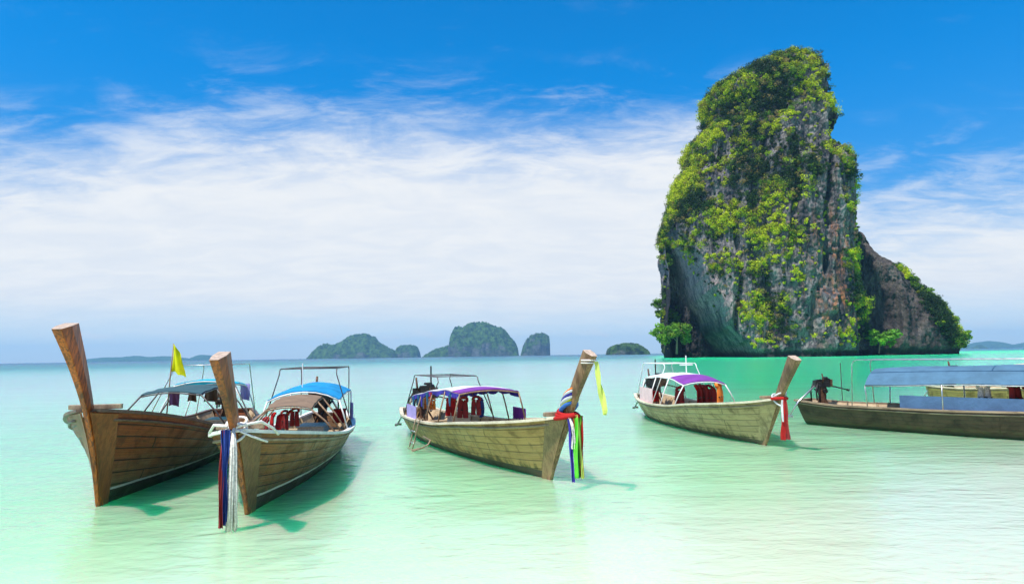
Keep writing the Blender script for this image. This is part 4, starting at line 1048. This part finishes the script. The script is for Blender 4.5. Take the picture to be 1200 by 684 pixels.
jackets(b3, [(5.75, -.42, 1.02, 'orange'), (6.0, -.42, 1.0, 'fibre'), (6.25, -.42, 1.02, 'orange'), (6.5, -.40, 1.0, 'fibre')],
        {'orange': 'small orange life jacket behind the lavender side cloth of the centre boat', 'fibre': 'small whitish life jacket behind the lavender side cloth of the centre boat'}, 'small life jackets aft on the centre boat', .42)
jackets(b4, [(3.5, .42, 1.14, 'orange'), (3.9, .45, 1.02, 'maroon'), (4.2, .45, 1.04, 'maroon'), (4.5, .46, 1.02, 'maroon'), (4.8, .46, 1.03, 'maroon'), (5.1, .46, 1.0, 'red'), (5.3, .0, .95, 'maroon')],
        {'maroon': 'maroon life jacket in the row under the white and purple awning', 'orange': 'orange-red life jacket at the front end of the row under the purple awning', 'red': 'bright red life jacket at the aft end of the row under the purple awning'}, 'life jackets under the white and purple awning', 1.0)
jackets(b5, [(3.6, -.4, 1.22, 'orange'), (4.1, -.4, 1.20, 'orange'), (4.6, -.35, 1.14, 'navy'), (5.0, -.4, 1.20, 'fibre'), (5.5, -.4, 1.18, 'maroon'), (5.8, -.4, 1.18, 'maroon'), (6.4, -.4, 1.16, 'fibre')],
        {'orange': 'orange life jacket hanging above the faded blue side cloth of the right-hand boat', 'navy': 'dark blue life jacket between orange and pale ones above the faded blue side cloth', 'fibre': 'pale life jacket hanging above the faded blue side cloth of the right-hand boat', 'maroon': 'dark red life jacket hanging above the faded blue side cloth of the right-hand boat'}, 'life jackets above the faded blue side cloth', .95)
hang_cloth(local(b5, -2.9, -.62, 1.32), BR[4], .55, .62, 'red', 'red cloth hanging at the right edge beside the orange life jackets')
# boat 1 washing and flag
hang_cloth(local(b1, -5.0, -.30, 1.42), .1, .22, .30, 'plum', 'purple towel hanging from the dark green awning', name='hanging_towel')
hang_cloth(local(b1, -6.55, -.30, 1.46), .3, .13, .34, 'brown', 'narrow brown rag hanging just behind the dark green awning', name='hanging_rag', taper=1.6)
hang_cloth(local(b1, -6.9, .05, 1.50), .2, .26, .42, 'brown', 'wide brown garment hanging under the turquoise awning', name='hanging_garment', taper=1.3, wav=.06)
hang_cloth(local(b1, -8.2, .62, 1.45), .2, .24, .42, 'lav', 'lavender towel hanging at the stern beside the turquoise awning', name='hanging_towel')
fp = at(196, 462, D=15.6)
fr = empty('flag', fp); tag(fr, 'yellow flag on a thin leaning pole above the dark green awning', 'flag')
mb = MB(); mb.tube([(0, 0, -.5), (.05, 0, .3), (.11, 0, 1.15)], [.016, .014, .010], 7); mb.build('flagpole', M['post_wood'], fr, smooth=True)
mb = MB()
def flagf(a, b):
    top = 1.12-.62*(1-b); x0 = .02+.09*(top/1.12)
    droop_ = .38*a*a; wid = .34*a*(.55+.45*(1-b))
    return Vector((x0+wid+.0*b-.10*math.sin(PI*(1-b))*(1-a)*0, .05*math.sin(a*7+b*3), top-droop_*(.35+.65*b)+.02*math.sin(a*9)))
mb.sheet(14, 12, flagf, .006); mb.build('flag_cloth', M['yellow'], fr)
# boat 2: rope lashing and long streamers to the water
g2 = empty('prow_garland', local(b2, .76, 0, 1.25), BR[1]); tag(g2, 'pale frayed fibre, navy and red streamers hanging from a prow to the water', 'streamers')
mb = MB()
for i, (dz, r_) in enumerate([(0, .018), (-.04, .02), (.05, .016), (-.08, .016)]): wrap_ring(mb, -.09, dz, .20, .115, r_, tilt=.05*(1-i))
mb.tube([(.10, .06, .02), (-.10, .30, .05), (-.35, .40, -.06), (-.5, .44, -.16)], .018, 7); mb.tube([(.10, -.06, .02), (-.10, -.28, .02), (-.34, -.40, -.10)], .018, 7)
mb.tube([(.12, .0, .0), (.05, .22, -.12), (-.2, .36, -.22)], .014, 7)
mb.build('rope_lashing', M['rope'], g2, smooth=True)
mb = MB()
for i in range(30):
    a = i*2.39; r_ = .012+.055*((i*37) % 30)/30; x, y = .17+r_*math.cos(a), .03+r_*math.sin(a)
    sp = 1+.55*jr.random(); L_ = 1.20+.12*jr.random()
    mb.tube([(.14+.2*(x-.17), .02+.2*(y-.03), .0), (x, y, -.25), (.17+(x-.17)*sp, .03+(y-.03)*sp, -.75), (.16+(x-.17)*sp*1.2+.02*jr.uniform(-1, 1), .03+(y-.03)*sp*1.2+.02*jr.uniform(-1, 1), -L_)], .009, 4)
mb.build('fibre_streamers', M['fibre'], g2, smooth=True)
for k, (mm, yy, L_, w_) in enumerate((('navy', -.06, 1.16, .10), ('maroon', -.10, 1.18, .06), ('navy', -.09, 1.0, .09))):
    mb = MB(); ribbon(mb, (.14, yy, -.02), L_, w_, .3*k-.2, .05+.02*k, .03, seed=k+1); mb.build('streamer', M[mm], g2)
# boat 3: rings and rainbow sashes
g3 = empty('prow_garland', local(b3, .76, 0, 1.15), BR[2]); tag(g3, 'red, green, yellow and blue sashes knotted round the centre boat prow', 'ribbons')
for i, (mm, dz, r_) in enumerate((('red', -.04, .034), ('red', .0, .030), ('red', .035, .030), ('skyblue', .10, .036), ('yellow', .15, .022), ('white', .20, .034), ('royal', .25, .028), ('white', .30, .026), ('orange', .335, .016))):
    mb = MB(); wrap_ring(mb, -.09+.45*dz, dz, (.27-.03*i if i < 3 else .17), (.18-.02*i if i < 3 else .115), r_, tilt=(.10 if i > 2 else .03-.03*i), sag=(.03 if i < 3 else 0)); mb.build('cloth_ring', M[mm], g3, smooth=True)
for k, (mm, x, y, L_, w_, z0) in enumerate((('lime', .13, .08, .95, .075, -.02), ('red', .15, -.02, .55, .07, -.02), ('red', .14, .11, .95, .07, -.02), ('limeyellow', .17, .02, .98, .06, 0), ('royal', .12, -.09, .98, .08, -.05), ('lime', .18, .0, .92, .07, -.04), ('teal', .11, -.05, .96, .08, -.02), ('fibre', .12, -.08, .5, .06, -.02))):
    mb = MB(); ribbon(mb, (x, y, z0), L_, w_, (k*1.3) % 2-1, .04+.012*k, .03, seed=k+7); mb.build('sash', M[mm], g3)
g3b = empty('prow_top_ribbon', local(b3, 1.49, 0, 2.01), BR[2]); tag(g3b, 'yellow-green ribbon blowing from the very top of the centre boat prow', 'ribbon')
mb = MB(); wrap_ring(mb, -.07, 0, .14, .10, .012); wrap_ring(mb, -.085, -.04, .135, .095, .010); mb.build('cord', M['rope'], g3b, smooth=True)
for k in range(3):
    mb = MB(); 
    def f(a, b, k=k):
        t_ = 1-b; return Vector((.06+.07*t_+.02*math.sin(t_*6+k)+(a-.5)*.035, .04+.10*t_+.012*k*t_+(a-.5)*.035*(1+t_*.3)+.015*math.sin(t_*9+k), -.02-.80*t_+.03*k*t_))
    mb.sheet(4, 14, f, .006); mb.build('ribbon_strip', M['limeyellow'], g3b)
# boat 4
g4 = empty('prow_garland', local(b4, .82, 0, 1.10), BR[3]); tag(g4, 'red sash knotted with white cord round the prow of the boat with the purple awning', 'ribbons')
mb = MB(); wrap_ring(mb, -.10, .02, .19, .12, .018, tilt=.10); wrap_ring(mb, -.11, -.05, .19, .12, .018, tilt=-.12); mb.tube([(.05, .08, .05), (-.15, .18, .22), (-.3, .2, .1)], .02, 6); mb.build('cloth_ring', M['white'], g4, smooth=True)
mb = MB(); wrap_ring(mb, -.10, -.02, .21, .14, .035, tilt=.02); mb.build('cloth_ring', M['red'], g4, smooth=True)
for k, (mm, y, L_, w_) in enumerate((('red', .03, .80, .085), ('red', -.02, .84, .08), ('white', -.05, .45, .025), ('maroon', .01, .82, .08))):
    mb = MB(); ribbon(mb, (.12, y, -.03), L_, w_, .4*k-1.4, .05+.015*k, .03, seed=k+31, taper=1.4); mb.build('sash', M[mm], g4)
# boarding ladder on the near side of the centre boat
p = b3.P(1-5.25/b3.L*.985, 1, -1); lad = empty('boarding_ladder', b3.wpt((p.x, p.y, 0)), BR[2]); tag(lad, 'thin metal boarding ladder hooked over the side of the centre boat', 'ladder')
for dx in (-.16, .16):
    mb = MB(); mb.tube([(dx, .10, p.z-.02), (dx, .02, p.z+.09), (dx, -.07, p.z+.05), (dx, -.12, p.z-.15), (dx-.03, -.20, .05), (dx-.05, -.24, -.08)], .016, 7); mb.build('ladder_rail', M['rail_dark'], lad, smooth=True)
for z in (.38, .12):
    mb = MB(); mb.tube([(-.18, -.17-.08*(.4-z), z), (.15, -.17-.08*(.4-z), z)], .014, 6); mb.build('rung', M['steel'], lad, smooth=True)
mb = MB(); mb.tube([(-.22, -.26, -.02), (.4, -.30, .0), (1.02, -.22, .12), (1.12, -.12, .20), (1.05, -.05, .27), (.5, -.06, .30)], .020, 7); mb.tube([(-.22, -.31, -.05), (.45, -.35, -.03), (1.0, -.28, .10)], .016, 6); mb.build('step_bar', M['rail_dark'], lad, smooth=True)
# pennants under the centre awning
for k, (s_, mm) in enumerate(((6.6, 'teal'), (6.1, 'teal'), (5.3, 'teal'), (5.0, 'red'), (3.5, 'teal'), (5.8, 'royal'))):
    kk = (s_-2.9)/4.0; q = b3.cf(kk, 0); mb = MB()
    mb.sheet(6, 5, lambda a, b, q=q: Vector((q.x+(a-.5)*.24*(.5+.5*b), q.y-.03+.02*math.sin(a*6), q.z-.03-.24*(1-b)-.05*a*(1-b))), .008); mb.build('pennant', M[mm], b3.root)
def mast(b, x, y, z0, z1, m, cross=0.0, r=.012):
    mb = MB(); mb.tube([(-x, y, z0), (-x, y, z1)], r, 6)
    if cross: mb.tube([(-x, y-cross, (z0*.45+z1*.55)), (-x, y+cross, (z0*.45+z1*.55))], r, 6)
    mb.build('antenna', M[m], b.root)
mast(b2, 5.3, -.1, 1.45, 2.0, 'post_white'); mast(b4, 5.0, .1, 1.4, 2.02, 'post_white', .20, .018); mast(b3, 7.4, 0, 1.1, 1.85, 'black', r=.022); mast(b4, 7.6, 0, 1.1, 1.9, 'black', r=.022)
mast(b1, 6.9, .35, 1.5, 2.0, 'post_dark'); mast(b5, 9.9, .1, .7, 1.75, 'post_dark')
# clutter on board
for b, x, y, z, sz, m, lb in ((b2, 6.3, .0, .42, (.9, .6, .16), 'rail_cream', 'cream cushioned bench board amidships on the boat with fibre streamers'),
                              (b1, 7.3, .2, .48, (.8, .6, .14), 'rail_cream', 'cream bench board aft on the red-brown boat'),
                              (b2, 7.6, .45, .52, (.35, .3, .3), 'red', 'small red box beside the engine of the boat with fibre streamers'),
                              (b4, 6.9, -.35, .55, (.4, .3, .3), 'red', 'small red box before the engine of the boat with the purple awning'),
                              (b3, 5.3, .1, .50, (.35, .5, .22), 'rail_cream', 'pale crate on the floor of the centre boat')):
    mb = MB(); mb.box((0, 0, sz[2]/2), sz, taper=.94); mb.box((0, 0, sz[2]+.012), (sz[0]*1.02, sz[1]*1.02, .03)); mb.box((0, 0, sz[2]*.5), (sz[0]*1.03, .04, sz[2]*.9))
    o = mb.build('storage_box' if sz[2] > .2 else 'bench_board', M[m], None, bevel=.012); o.location = local(b, -x, y, z); o.rotation_euler = (0, 0, b.root.rotation_euler.z); tag(o, lb, 'box' if sz[2] > .2 else 'bench')
build_haze()
